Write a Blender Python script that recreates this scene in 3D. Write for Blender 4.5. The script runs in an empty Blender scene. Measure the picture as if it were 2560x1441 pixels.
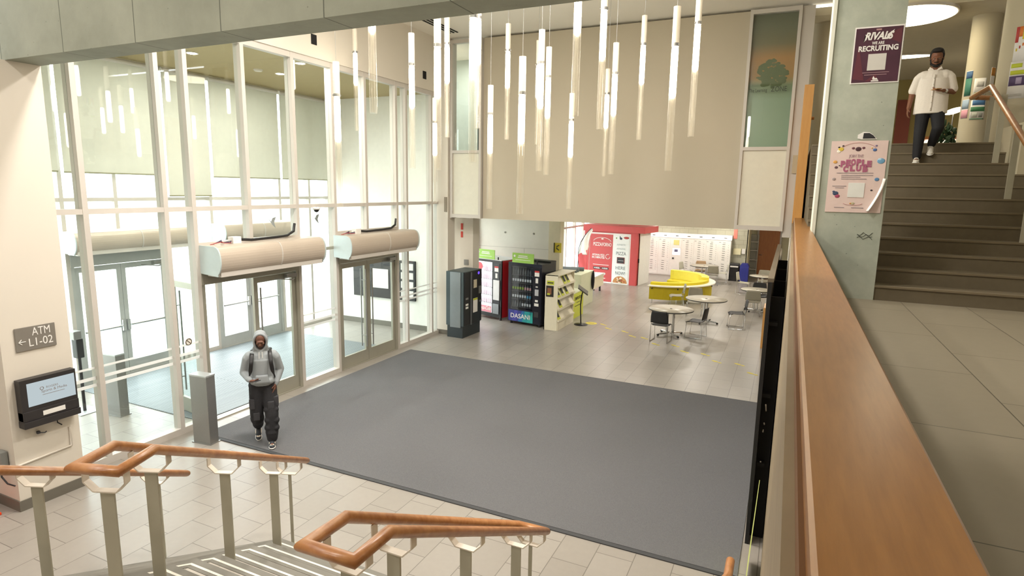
import bpy, bmesh, math, random
from mathutils import Vector, Matrix, Euler
random.seed(7)
S = bpy.context.scene
C = S.collection

# ------------------------------------------------------------ camera
cam_d = bpy.data.cameras.new('camera'); cam = bpy.data.objects.new('camera', cam_d); C.objects.link(cam)
cam_d.sensor_width = 36.0; cam_d.lens = 1488.0*36/2560; cam_d.clip_start = 0.05; cam_d.clip_end = 500
R = Matrix(((0.90626712, -0.08558277, 0.41395107), (0.42233403, 0.14228205, -0.89520377), (0.01771621, 0.98611937, 0.16509006)))
M4 = R.to_4x4(); M4.translation = Vector((0, 0, 3.9)); cam.matrix_world = M4
S.camera = cam
S.cycles.transparent_max_bounces = 32

# ------------------------------------------------------------ colour, world, light
def lin(c):
    if isinstance(c, str):
        c = tuple(int(c[i:i+2], 16)/255 for i in (0, 2, 4))
    return tuple(((v/12.92) if v <= 0.04045 else ((v+0.055)/1.055)**2.4) for v in c)
S.view_settings.view_transform = 'Standard'; S.view_settings.look = 'None'
S.view_settings.gamma = 1.0; S.view_settings.use_curve_mapping = False
S.view_settings.exposure = 1.6
w = bpy.data.worlds.new('overcast_sky'); S.world = w; w.use_nodes = True
bg = w.node_tree.nodes['Background']; bg.inputs[0].default_value = (0.93, 0.97, 1.0, 1); bg.inputs[1].default_value = 3.3

def area(loc, size, power, col=(1, .93, .84), rot=(0, 0, 0), shape='DISK', size_y=None):
    l = bpy.data.lights.new('lamp_light', 'AREA'); l.shape = shape; l.size = size
    if size_y: l.size_y = size_y
    l.energy = power; l.color = col
    o = bpy.data.objects.new('lamp_light', l); C.objects.link(o); o.location = loc; o.rotation_euler = rot
    return o
# added fill lamps over the lobby, out of view (fixtures built further down)
LOBBY_FILL_LAMPS = [(-6.6, 1.2), (-3.6, 1.2), (-6.6, -1.5), (-3.6, -1.5), (-5.6, 7.0), (-2.4, 7.0), (-5.6, 5.1), (-2.4, 5.1)]
for x, y in LOBBY_FILL_LAMPS: area((x, y, 7.48), .5, 25 if y < 2 else 54, (1, .94, .88))
for x, y in ((-10.2, 7.9), (-10.2, 10.0), (-8.95, 9.3)): area((x, y, 6.2), .17, 22, (1, .95, .86))
HALL_LAMPS = [(-3.9, 17.2), (-1.2, 17.2), (-5.8, 20.5), (-2.6, 20.8), (-.7, 23.5), (-3.4, 24.6), (-5.2, 27.0), (-2.6, 27.2)]
for x, y in HALL_LAMPS: area((x, y, 3.02), .36, 13)
WALK_FILL_LAMPS = [(2.0, 1.0), (2.0, 4.6)]  # extra lamps put in above the frame to fill the upper landing with light
for x, y in WALK_FILL_LAMPS: area((x, y, 7.25), .5, 5, (1, .86, .68))

# ------------------------------------------------------------ materials
MATS = {}
def mat(name, col, rough=.5, metal=0.0, emit=0.0, noise=None, bump=0.0, spec=None, ecol=None, stretch=None, coat=0):
    """noise = (scale, amount): soft procedural mottling of the base colour"""
    if name in MATS: return MATS[name]
    m = bpy.data.materials.new(name); m.use_nodes = True; nt = m.node_tree; b = nt.nodes['Principled BSDF']
    c = lin(col); b.inputs['Base Color'].default_value = (*c, 1)
    b.inputs['Roughness'].default_value = rough; b.inputs['Metallic'].default_value = metal
    if spec is not None: b.inputs['Specular IOR Level'].default_value = spec
    if coat: b.inputs['Coat Weight'].default_value = coat; b.inputs['Coat Roughness'].default_value = .15
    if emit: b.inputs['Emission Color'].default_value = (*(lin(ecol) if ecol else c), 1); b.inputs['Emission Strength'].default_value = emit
    if noise is None: noise = (9, .06)
    tc = nt.nodes.new('ShaderNodeTexCoord'); mp = nt.nodes.new('ShaderNodeMapping'); n = nt.nodes.new('ShaderNodeTexNoise')
    n.inputs['Scale'].default_value = noise[0]; n.inputs['Detail'].default_value = 4
    if stretch: mp.inputs['Scale'].default_value = stretch
    nt.links.new(tc.outputs['Object'], mp.inputs[0]); nt.links.new(mp.outputs[0], n.inputs['Vector'])
    mx = nt.nodes.new('ShaderNodeMix'); mx.data_type = 'RGBA'
    a = noise[1]
    mx.inputs[6].default_value = (*[v*(1-a) for v in c], 1); mx.inputs[7].default_value = (*[min(1, v*(1+a)) for v in c], 1)
    nt.links.new(n.outputs[0], mx.inputs[0]); nt.links.new(mx.outputs[2], b.inputs['Base Color'])
    if bump:
        bp = nt.nodes.new('ShaderNodeBump'); bp.inputs['Strength'].default_value = bump; bp.inputs['Distance'].default_value = .01
        nt.links.new(n.outputs[0], bp.inputs['Height']); nt.links.new(bp.outputs[0], b.inputs['Normal'])
    MATS[name] = m
    return m
def brick_mat(name, c1, c2, mortar, bw, bh, rough=.45, msize=.012, swap=None, offset=.5, noise=.05, bump=.2, rr=None, spec=.5):
    m = bpy.data.materials.new(name); m.use_nodes = True; nt = m.node_tree; b = nt.nodes['Principled BSDF']
    tc = nt.nodes.new('ShaderNodeTexCoord'); sx = nt.nodes.new('ShaderNodeSeparateXYZ'); cx = nt.nodes.new('ShaderNodeCombineXYZ')
    nt.links.new(tc.outputs['Object'], sx.inputs[0])
    a, d = swap or ('X', 'Y')
    nt.links.new(sx.outputs[a], cx.inputs['X']); nt.links.new(sx.outputs[d], cx.inputs['Y'])
    br = nt.nodes.new('ShaderNodeTexBrick'); nt.links.new(cx.outputs[0], br.inputs['Vector'])
    br.inputs['Scale'].default_value = 1; br.inputs['Mortar Size'].default_value = msize/2; br.inputs['Mortar Smooth'].default_value = .1
    br.inputs['Brick Width'].default_value = bw; br.inputs['Row Height'].default_value = bh; br.offset = offset
    br.inputs['Color1'].default_value = (*lin(c1), 1); br.inputs['Color2'].default_value = (*lin(c2), 1); br.inputs['Mortar'].default_value = (*lin(mortar), 1)
    n = nt.nodes.new('ShaderNodeTexNoise'); n.inputs['Scale'].default_value = 14; n.inputs['Detail'].default_value = 5
    nt.links.new(tc.outputs['Object'], n.inputs['Vector'])
    hs = nt.nodes.new('ShaderNodeMix'); hs.data_type = 'RGBA'; hs.blend_type = 'MULTIPLY'; hs.inputs[0].default_value = 1
    rp = nt.nodes.new('ShaderNodeMapRange'); rp.inputs[3].default_value = 1-noise; rp.inputs[4].default_value = 1+noise
    nt.links.new(n.outputs[0], rp.inputs[0]); nt.links.new(br.outputs['Color'], hs.inputs[6]); nt.links.new(rp.outputs[0], hs.inputs[7])
    nt.links.new(hs.outputs[2], b.inputs['Base Color']); b.inputs['Roughness'].default_value = rough
    b.inputs['Specular IOR Level'].default_value = spec
    bp = nt.nodes.new('ShaderNodeBump'); bp.inputs['Strength'].default_value = bump; bp.inputs['Distance'].default_value = .003; bp.invert = True
    nt.links.new(br.outputs['Fac'], bp.inputs['Height']); nt.links.new(bp.outputs[0], b.inputs['Normal'])
    MATS[name] = m
    return m
def glass_mat(name, tint=(.96, .99, .98), rough=0.0, fres=1.5, haze=0.0, hazecol='ffffff'):
    m = bpy.data.materials.new(name); m.use_nodes = True; nt = m.node_tree; nt.nodes.clear()
    out = nt.nodes.new('ShaderNodeOutputMaterial'); tr = nt.nodes.new('ShaderNodeBsdfTransparent'); gl = nt.nodes.new('ShaderNodeBsdfGlossy')
    fr = nt.nodes.new('ShaderNodeLayerWeight'); fr.inputs[0].default_value = .5; pw = nt.nodes.new('ShaderNodeMath'); pw.operation = 'POWER'; pw.inputs[1].default_value = 5; ad = nt.nodes.new('ShaderNodeMath'); ad.operation = 'MULTIPLY_ADD'; ad.inputs[1].default_value = .8; ad.inputs[2].default_value = ((fres-1)/(fres+1))**2*1.3; mx = nt.nodes.new('ShaderNodeMixShader')
    tr.inputs[0].default_value = (*tint, 1); gl.inputs['Roughness'].default_value = rough; nt.links.new(fr.outputs['Facing'], pw.inputs[0]); nt.links.new(pw.outputs[0], ad.inputs[0])
    nt.links.new(ad.outputs[0], mx.inputs[0]); nt.links.new(tr.outputs[0], mx.inputs[1]); nt.links.new(gl.outputs[0], mx.inputs[2])
    last = mx
    if haze:
        df = nt.nodes.new('ShaderNodeBsdfDiffuse'); df.inputs[0].default_value = (*lin(hazecol), 1)
        m2 = nt.nodes.new('ShaderNodeMixShader'); m2.inputs[0].default_value = haze
        nt.links.new(mx.outputs[0], m2.inputs[1]); nt.links.new(df.outputs[0], m2.inputs[2]); last = m2
    nt.links.new(last.outputs[0], out.inputs[0]); MATS[name] = m
    return m
def wood_mat(name, c1, c2, rough=.4, stretch=(1, 1, 1), scale=6, coat=.3, bump=0.0):
    m = bpy.data.materials.new(name); m.use_nodes = True; nt = m.node_tree; b = nt.nodes['Principled BSDF']
    tc = nt.nodes.new('ShaderNodeTexCoord'); mp = nt.nodes.new('ShaderNodeMapping'); mp.inputs['Scale'].default_value = stretch
    n = nt.nodes.new('ShaderNodeTexNoise'); n.inputs['Scale'].default_value = scale; n.inputs['Detail'].default_value = 6; n.inputs['Roughness'].default_value = .6
    cr = nt.nodes.new('ShaderNodeValToRGB'); cr.color_ramp.elements[0].position = .32; cr.color_ramp.elements[1].position = .7
    cr.color_ramp.elements[0].color = (*lin(c1), 1); cr.color_ramp.elements[1].color = (*lin(c2), 1)
    nt.links.new(tc.outputs['Object'], mp.inputs[0]); nt.links.new(mp.outputs[0], n.inputs['Vector']); nt.links.new(n.outputs[0], cr.inputs[0])
    nt.links.new(cr.outputs[0], b.inputs['Base Color']); b.inputs['Roughness'].default_value = rough
    b.inputs['Coat Weight'].default_value = coat; b.inputs['Coat Roughness'].default_value = .25
    MATS[name] = m
    return m
def concrete_mat(name, c1, c2, dark, joints=None, joint_axis='X', scale=1.6):
    m = bpy.data.materials.new(name); m.use_nodes = True; nt = m.node_tree; b = nt.nodes['Principled BSDF']
    tc = nt.nodes.new('ShaderNodeTexCoord'); n = nt.nodes.new('ShaderNodeTexNoise'); n.inputs['Scale'].default_value = scale; n.inputs['Detail'].default_value = 8; n.inputs['Roughness'].default_value = .65
    cr = nt.nodes.new('ShaderNodeValToRGB'); e = cr.color_ramp.elements; e[0].position = .3; e[1].position = .7
    e[0].color = (*lin(c1), 1); e[1].color = (*lin(c2), 1)
    nt.links.new(tc.outputs['Object'], n.inputs['Vector']); nt.links.new(n.outputs[0], cr.inputs[0])
    v = nt.nodes.new('ShaderNodeTexVoronoi'); v.inputs['Scale'].default_value = 9; nt.links.new(tc.outputs['Object'], v.inputs['Vector'])
    lt = nt.nodes.new('ShaderNodeMath'); lt.operation = 'LESS_THAN'; lt.inputs[1].default_value = .06
    nt.links.new(v.outputs['Distance'], lt.inputs[0])
    mx = nt.nodes.new('ShaderNodeMix'); mx.data_type = 'RGBA'; mx.inputs[7].default_value = (*lin(dark), 1)
    sc = nt.nodes.new('ShaderNodeMath'); sc.operation = 'MULTIPLY'; sc.inputs[1].default_value = .55
    nt.links.new(lt.outputs[0], sc.inputs[0]); nt.links.new(sc.outputs[0], mx.inputs[0]); nt.links.new(cr.outputs[0], mx.inputs[6])
    last = mx.outputs[2]
    if joints:
        sx = nt.nodes.new('ShaderNodeSeparateXYZ'); nt.links.new(tc.outputs['Object'], sx.inputs[0])
        wob = nt.nodes.new('ShaderNodeMath'); wob.operation = 'MULTIPLY_ADD'; wob.inputs[1].default_value = .02
        nt.links.new(n.outputs[0], wob.inputs[0]); nt.links.new(sx.outputs[joint_axis], wob.inputs[2])
        md = nt.nodes.new('ShaderNodeMath'); md.operation = 'PINGPONG'; md.inputs[1].default_value = joints/2
        nt.links.new(wob.outputs[0], md.inputs[0])
        l2 = nt.nodes.new('ShaderNodeMath'); l2.operation = 'LESS_THAN'; l2.inputs[1].default_value = .006
        nt.links.new(md.outputs[0], l2.inputs[0])
        m2 = nt.nodes.new('ShaderNodeMix'); m2.data_type = 'RGBA'; m2.inputs[7].default_value = (*lin(dark), 1)
        nt.links.new(l2.outputs[0], m2.inputs[0]); nt.links.new(last, m2.inputs[6]); last = m2.outputs[2]
    nt.links.new(last, b.inputs['Base Color']); b.inputs['Roughness'].default_value = .8
    bp = nt.nodes.new('ShaderNodeBump'); bp.inputs['Strength'].default_value = .25; bp.inputs['Distance'].default_value = .01
    nt.links.new(n.outputs[0], bp.inputs['Height']); nt.links.new(bp.outputs[0], b.inputs['Normal'])
    MATS[name] = m
    return m
def emis(name, col, s):
    m = bpy.data.materials.new(name); m.use_nodes = True; nt = m.node_tree; nt.nodes.clear()
    o = nt.nodes.new('ShaderNodeOutputMaterial'); e = nt.nodes.new('ShaderNodeEmission'); e.inputs[0].default_value = (*lin(col), 1); e.inputs[1].default_value = s
    nt.links.new(e.outputs[0], o.inputs[0]); MATS[name] = m
    return m

TILE = brick_mat('floor_tile', '9b958d', '948e86', '6f6a63', .61, .403, rough=.33, msize=.009, swap=('Y', 'X'))
WALKTILE = brick_mat('walk_tile', '847c6b', '7f7766', '4e493d', 1.2, .6, rough=.5, msize=.008, swap=('Y', 'X'))
BLOCK = brick_mat('block_wall', 'b5b3a0', 'b0ae9b', '95927f', .4, .2, rough=.7, msize=.012, swap=('X', 'Z'))
STEP = mat('stair_stone', 'a69f92', .5, noise=(20, .08))
STEPDK = mat('stair_dark', '695f4c', .75, noise=(16, .1))
MAT_ = mat('entrance_mat', '646466', .95, noise=(150, .5), bump=.5)
MATEDGE = mat('mat_edge', '3f4042', .7)
WHITE = mat('wall_white', 'dad3c7', .7, noise=(3, .015))
CEIL = mat('ceiling_white', 'ece7dc', .8, noise=(2, .015))
TAUPE = mat('taupe_fabric', 'bab09d', .85, noise=(160, .05))
CONC = concrete_mat('beam_concrete', '86897a', '9da090', '5d6055', joints=1.15, joint_axis='X', scale=1.3)
COLC = concrete_mat('column_concrete', '989f92', 'b6bbad', '59625a', scale=2.2)
CONCW = concrete_mat('pale_concrete', 'cfcdc4', 'dcdad0', 'b3b1a8', scale=.8)
ALU = mat('white_aluminium', 'c8c2bb', .45, .0, noise=(4, .02))
ALUD = mat('grey_aluminium', 'a9a698', .38, .35, noise=(30, .04), stretch=(1, 1, .1))
STEEL = mat('brushed_steel', '9b9a98', .35, .7, noise=(60, .08))
CHROME = mat('chrome', 'd5d6d8', .16, 1.0)
GREYP = mat('painted_post_grey', 'b4b1a4', .45, .0)
SILV = mat('curtain_silver', 'bfb2a4', .4, .15, noise=(50, .03))
SILVE = mat('curtain_end', 'c3d0d2', .4, .1)
BLACK = mat('black_plastic', '1a1a1d', .4)
BLACKM = mat('black_matte', '121214', .8)
DGREY = mat('dark_grey', '3c3c3f', .5)
GLASS = glass_mat('window_glass', fres=1.45)
GLASSD = glass_mat('machine_glass', tint=(.9, .92, .95), fres=1.5)
CLEAR = glass_mat('clear_tube', tint=(.99, .985, .97), fres=1.42, haze=.055, hazecol='fff6e6')
FROST = glass_mat('frosted_stripe', haze=.7)
WOODR = wood_mat('handrail_wood', '9c6234', 'b98350', rough=.35, stretch=(1, 1, 1), scale=14)
WOODC = wood_mat('cap_wood', '8a5c28', '9a6a33', rough=.34, stretch=(8, .7, 1), scale=9, coat=.35)
WOODP = wood_mat('panel_veneer', '83725a', '968467', rough=.5, stretch=(.3, .25, 5), scale=6, coat=.15)
WOODO = wood_mat('honey_panel', 'c08a48', 'cb9855', rough=.45, stretch=(4, 4, .5), scale=5)
WOODD = wood_mat('door_wood', 'a8642f', 'b87338', rough=.5, stretch=(6, 6, .7), scale=5)
YELLOW = mat('yellow_fabric', 'd6c41c', .75, noise=(60, .06))
YELLOWL = mat('yellow_vinyl', 'e8da4a', .5)
OLIVE = mat('olive_wall', '9c8c58', .85, noise=(2, .06))
BEIGE = mat('beige_column', 'bdb49b', .75, noise=(3, .04))
PAPER = mat('white_paper', 'e8e6e2', .7)
INK = mat('dark_ink', '2a2a2e', .7)
LIME = mat('lime_print', 'c2c93a', .6)
RED = mat('red_paint', 'c23a3c', .5)

# ------------------------------------------------------------ mesh helpers
class MB:
    def __init__(s): s.v = []; s.f = []; s.sm = []
    def add(s, vs, fs, smooth=False):
        o = len(s.v); s.v += [tuple(p) for p in vs]; s.f += [tuple(i+o for i in f) for f in fs]; s.sm += [smooth]*len(fs)
        return s
    def box(s, x0, x1, y0, y1, z0, z1, bev=0.0, M=None):
        if bev:
            bev = min(bev, abs(x1-x0)/2.1, abs(y1-y0)/2.1, abs(z1-z0)/2.1)
            bm = bmesh.new(); bmesh.ops.create_cube(bm, size=1)
            for v in bm.verts: v.co = Vector(((x0+x1)/2+v.co.x*(x1-x0), (y0+y1)/2+v.co.y*(y1-y0), (z0+z1)/2+v.co.z*(z1-z0)))
            bmesh.ops.bevel(bm, geom=bm.edges[:], offset=bev, segments=2, affect='EDGES', profile=.7)
            bm.verts.index_update(); vs = [v.co.copy() for v in bm.verts]; fs = [tuple(v.index for v in f.verts) for f in bm.faces]; bm.free()
        else:
            vs = [Vector(p) for p in ((x0, y0, z0), (x1, y0, z0), (x1, y1, z0), (x0, y1, z0), (x0, y0, z1), (x1, y0, z1), (x1, y1, z1), (x0, y1, z1))]
            fs = [(0, 3, 2, 1), (4, 5, 6, 7), (0, 1, 5, 4), (1, 2, 6, 5), (2, 3, 7, 6), (3, 0, 4, 7)]
        if M: vs = [M @ v for v in vs]
        return s.add(vs, fs)
    def prism(s, pts, z0, z1, axis='Z'):
        n = len(pts)
        def P(a, b, c): return {'Z': (a, b, c), 'X': (c, a, b), 'Y': (a, c, b)}[axis]
        vs = [P(a, b, z0) for a, b in pts]+[P(a, b, z1) for a, b in pts]
        fs = [tuple(range(n))[::-1], tuple(range(n, 2*n))]+[(i, (i+1) % n, n+(i+1) % n, n+i) for i in range(n)]
        return s.add(vs, fs)
    def tube(s, pts, r, n=12, close=False, caps=True, flat=None):
        pts = [Vector(p) for p in pts]; m = len(pts); rs = r if isinstance(r, (list, tuple)) else [r]*m
        rings = []; t0 = None; up = None
        for i, p in enumerate(pts):
            a = pts[(i-1) % m] if (close or i > 0) else None; b = pts[(i+1) % m] if (close or i < m-1) else None
            d1 = (p-a).normalized() if a is not None else None; d2 = (b-p).normalized() if b is not None else None
            d = ((d1+d2).normalized() if (d1 and d2 and (d1+d2).length > 1e-6) else (d1 or d2))
            if up is None:
                up = Vector((0, 0, 1)) if abs(d.z) < .95 else Vector((0, 1, 0))
            side = d.cross(up).normalized(); u = side.cross(d).normalized()
            if abs(d.z) > .95: up = u
            k = 1/max(.35, abs(d.dot(d1))) if (d1 and d2) else 1
            ring = []
            # stretch in the bend plane for mitred corners
            bend = (d2-d1) if (d1 and d2) else None
            if bend is not None and bend.length > 1e-4: bend = (bend - d*bend.dot(d)).normalized()
            else: bend = None
            for j in range(n):
                ang = 2*math.pi*j/n; o = side*math.cos(ang)*rs[i]*(flat[0] if flat else 1)+u*math.sin(ang)*rs[i]*(flat[1] if flat else 1)
                if bend is not None and k > 1.001: o = o + bend*(o.dot(bend))*(k-1)
                ring.append(p+o)
            rings.append(ring)
        vs = [q for rg in rings for q in rg]; fs = []
        mm = m if close else m-1
        for i in range(mm):
            a = i*n; b = ((i+1) % m)*n
            for j in range(n): fs.append((a+j, a+(j+1) % n, b+(j+1) % n, b+j))
        s.add(vs, fs, True)
        if caps and not close:
            s.add(rings[0], [tuple(range(n))[::-1]]); s.add(rings[-1], [tuple(range(n))])
        return s
    def lathe(s, prof, c=(0, 0, 0), n=24, smooth=True):
        vs = []; fs = []; m = len(prof)
        for r, z in prof:
            for j in range(n):
                a = 2*math.pi*j/n; vs.append((c[0]+r*math.cos(a), c[1]+r*math.sin(a), c[2]+z))
        for i in range(m-1):
            for j in range(n): fs.append((i*n+j, i*n+(j+1) % n, (i+1)*n+(j+1) % n, (i+1)*n+j))
        s.add(vs, fs, smooth)
        s.add(vs[:n], [tuple(range(n))[::-1]]); s.add(vs[-n:], [tuple(range(n))])
        return s
    def ell(s, c, r, rot=None, n=20, m=12):
        vs = []; fs = []
        c = Vector(c); r = r if isinstance(r, (tuple, list)) else (r, r, r)
        Rm = Euler(rot).to_matrix() if rot else None
        for i in range(m+1):
            th = math.pi*i/m
            for j in range(n):
                a = 2*math.pi*j/n; p = Vector((r[0]*math.sin(th)*math.cos(a), r[1]*math.sin(th)*math.sin(a), r[2]*math.cos(th)))
                vs.append(c+(Rm @ p if Rm else p))
        for i in range(m):
            for j in range(n): fs.append((i*n+j, (i+1)*n+j, (i+1)*n+(j+1) % n, i*n+(j+1) % n))
        return s.add(vs, fs, True)
    def cap(s, a, b, ra, rb=None, flat=None, n=14):
        """capsule with tapered radius"""
        rb = ra if rb is None else rb; a = Vector(a); b = Vector(b); d = (b-a).normalized()
        pts = []; rs = []
        for k in range(5): t = math.radians(-85+85*k/4); pts.append(a+d*ra*math.sin(t)*.98); rs.append(max(.0015, ra*math.cos(t)))
        for k in range(5): t = math.radians(85*k/4); pts.append(b+d*rb*math.sin(t)*.98+d*1e-4); rs.append(max(.0015, rb*math.cos(t)))
        return s.tube(pts, rs, n, flat=flat)
    def colm(s, c, rx, ry, z0, z1, rx2=None, ry2=None, n=28):
        """flat-ended elliptical column"""
        rx2 = rx2 or rx; ry2 = ry2 or ry; vs = []; fs = []
        for z, a, b in ((z0, rx, ry), (z1, rx2, ry2)):
            for j in range(n): t = 2*math.pi*j/n; vs.append((c[0]+a*math.cos(t), c[1]+b*math.sin(t), z))
        fs = [tuple(range(n))[::-1], tuple(range(n, 2*n))]+[(j, (j+1) % n, n+(j+1) % n, n+j) for j in range(n)]
        return s.add(vs, fs, True)
    def sheet(s, fn, nu, nv, th=0.0):
        """grid surface fn(u,v) with thickness"""
        g = [[Vector(fn(i/nu, j/nv)) for j in range(nv+1)] for i in range(nu+1)]
        def nrm(i, j):
            a = g[min(i+1, nu)][j]-g[max(i-1, 0)][j]; b = g[i][min(j+1, nv)]-g[i][max(j-1, 0)]; c = a.cross(b)
            return c.normalized() if c.length > 1e-9 else Vector((0, 0, 1))
        N = (nu+1)*(nv+1); top = [g[i][j] for i in range(nu+1) for j in range(nv+1)]; bot = [g[i][j]-nrm(i, j)*th for i in range(nu+1) for j in range(nv+1)]
        idx = lambda i, j: i*(nv+1)+j
        fs = [(idx(i, j), idx(i+1, j), idx(i+1, j+1), idx(i, j+1)) for i in range(nu) for j in range(nv)]
        if not th: return s.add(top, fs, True)
        fs2 = [tuple(N+k for k in f[::-1]) for f in fs]
        rim = [(idx(i, 0), idx(i+1, 0)) for i in range(nu)]+[(idx(nu, j), idx(nu, j+1)) for j in range(nv)]+[(idx(i+1, nv), idx(i, nv)) for i in reversed(range(nu))]+[(idx(0, j+1), idx(0, j)) for j in reversed(range(nv))]
        return s.add(top+bot, fs+fs2+[(b, a, N+a, N+b) for a, b in rim], True)
    def mesh(s, name):
        me = bpy.data.meshes.new(name); me.from_pydata(s.v, [], s.f); me.polygons.foreach_set('use_smooth', s.sm); me.update()
        return me

def basis(o):
    M = Matrix.Identity(4)
    while o is not None:
        M = (Matrix.Translation(o.location) @ o.rotation_euler.to_matrix().to_4x4() @ Matrix.Diagonal((*o.scale, 1))) @ M
        o = o.parent
    return M
def put(name, mb, m, parent=None, local=True, label=None):
    """link ONE mesh object; with a parent, coordinates are the parent's own unless local=False (world)"""
    me = mb.mesh(name) if isinstance(mb, MB) else mb
    if not local and parent is not None: me.transform(basis(parent).inverted())
    me.materials.append(m) if not me.materials else None
    o = bpy.data.objects.new(name, me); C.objects.link(o); o.parent = parent
    if label: o['label'] = label
    return o
def wput(name, mb, m, parent=None, label=None): return put(name, mb, m, parent, False, label)
def thing(name, label, cat, loc=(0, 0, 0), rz=0, group=None, kind=None):
    o = bpy.data.objects.new(name, None); C.objects.link(o); o.empty_display_size = .1
    o.location = loc; o.rotation_euler = (0, 0, math.radians(rz))
    return tag(o, label, cat, group, kind)
def tag(o, label=None, cat=None, group=None, kind=None):
    if label: o['label'] = label
    if cat: o['category'] = cat
    if group: o['group'] = group
    if kind: o['kind'] = kind
    return o
def struct(name, mb, m, label=None, parent=None):
    """one-mesh piece of the setting; origin moved to its own place"""
    me = mb.mesh(name); me.materials.append(m)
    o = bpy.data.objects.new(name, me); C.objects.link(o); o.parent = parent
    if parent is None: o['kind'] = 'structure'
    if label: o['label'] = label
    return o
def sthing(name, loc, label=None, rz=0):
    o = thing(name, label, None, loc, rz); o['kind'] = 'structure'
    return o
def solo(name, mb, m, label, cat, group=None, world=True):
    """a thing that is a single mesh, origin at its base centre"""
    xs = [v[0] for v in mb.v]; ys = [v[1] for v in mb.v]; zs = [v[2] for v in mb.v]
    c = Vector(((min(xs)+max(xs))/2, (min(ys)+max(ys))/2, min(zs)))
    me = mb.mesh(name); me.transform(Matrix.Translation(-c)); me.materials.append(m)
    o = bpy.data.objects.new(name, me); C.objects.link(o); o.location = c
    return tag(o, label, cat, group)
def kids(o): return [c for c in bpy.data.objects if c.parent == o]
def copy_tree(o, parent=None):
    c = o.copy(); C.objects.link(c)
    if parent is not None: c.parent = parent
    for ch in kids(o): copy_tree(ch, c)
    return c
def place(o, loc, rz, label, group=None):
    o.location = loc; o.rotation_euler = (0, 0, math.radians(rz)); o['label'] = label
    if group: o['group'] = group
    return o
def text(name, s, size, loc, rot, m, parent=None, align='CENTER', width=None, ext=.001, bold=0.0, shear=0.0, world=True, label=None):
    cu = bpy.data.curves.new(name, 'FONT'); cu.body = s; cu.size = size; cu.align_x = align; cu.align_y = 'CENTER'; cu.extrude = ext; cu.offset = bold; cu.shear = shear
    cu.resolution_u = 3
    t = bpy.data.objects.new('t', cu); C.objects.link(t); bpy.context.view_layer.update()
    me = bpy.data.meshes.new_from_object(t.evaluated_get(bpy.context.evaluated_depsgraph_get())); bpy.data.objects.remove(t)
    sx = 1
    if width:
        xs = [v.co.x for v in me.vertices]; sx = width/(max(xs)-min(xs))
    me.transform(Matrix.Translation(Vector(loc)) @ Euler([math.radians(a) for a in rot]).to_matrix().to_4x4() @ Matrix.Diagonal((sx, 1, 1, 1)))
    if world and parent is not None: me.transform(basis(parent).inverted())
    me.name = name; me.materials.clear(); me.materials.append(m)
    o = bpy.data.objects.new(name, me); C.objects.link(o); o.parent = parent
    if label: o['label'] = label
    return o
def blob(name, mb, m, parent=None, voxel=.008, smooth=4, local=True):
    """one continuous surface fused out of overlapping volumes"""
    me = mb.mesh(name); t = bpy.data.objects.new('t', me); C.objects.link(t)
    r = t.modifiers.new('r', 'REMESH'); r.mode = 'VOXEL'; r.voxel_size = voxel; r.use_smooth_shade = True
    if smooth: k = t.modifiers.new('s', 'SMOOTH'); k.iterations = smooth; k.factor = .5
    bpy.context.view_layer.update()
    out = bpy.data.meshes.new_from_object(t.evaluated_get(bpy.context.evaluated_depsgraph_get())); bpy.data.objects.remove(t)
    out.name = name; out.polygons.foreach_set('use_smooth', [True]*len(out.polygons)); out.materials.clear(); out.materials.append(m)
    if not local and parent is not None: out.transform(basis(parent).inverted())
    o = bpy.data.objects.new(name, out); C.objects.link(o); o.parent = parent
    return o

# ============================================================ SETTING
def B(*a, **k): return MB().box(*a, **k)
struct('floor', B(-12.1, 4.0, -4, 31, -.12, 0), TILE, 'grey floor tiles laid in a running bond')
GROUND = mat('outside_paving', 'bdbab2', .9)
struct('ground', B(-60, -12.2, -30, 60, -.2, -.04), GROUND)
struct('ceiling', B(-8.6, 6.0, -4, 13.75, 7.55, 7.7), CEIL, 'white ceiling over the lobby')
struct('ceiling', B(.05, 8, 13.75, 22, 7.35, 7.5), mat('ceiling_dim', 'cfc6ae', .85), 'cream ceiling over the upper floor')
struct('ceiling', B(-12.2, -8.5, 4.2, 13.5, 6.25, 6.4), mat('vestibule_ceiling', 'a8966c', .75), 'tan ceiling of the entrance vestibule')
# slab between the back hall and the upper floor
struct('ceiling', B(-10, .05, 13.72, 31, 3.13, 4.70), CEIL, 'white ceiling of the back hall')
struct('wall_left', MB().box(-8.55, -8.33, 4.2, 13.75, 6.25, 7.55).box(-9.2, -8.9, -4, 3.5, 0, 7.55).box(-8.4, -8.07, 13.40, 13.75, 0, 7.55), WHITE, 'white wall above the glass')
struct('wall_back', B(-9.2, 6, -4.3, -4, 0, 7.7), WHITE)
struct('wall_pillar', B(-8.9, -8.0, 3.5, 4.22, 0, 5.2), WHITE, 'white pillar carrying the concrete beam')
struct('baseboard_pillar', MB().box(-8.91, -7.985, 3.485, 4.235, 0, .13), mat('base_grey', '6e6a60', .6))
struct('trim_1', MB().box(-9.2, .2, 3.87, 4.22, 5.2, 7.5), CONC, 'green-grey concrete beam crossing above the stairs')
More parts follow.
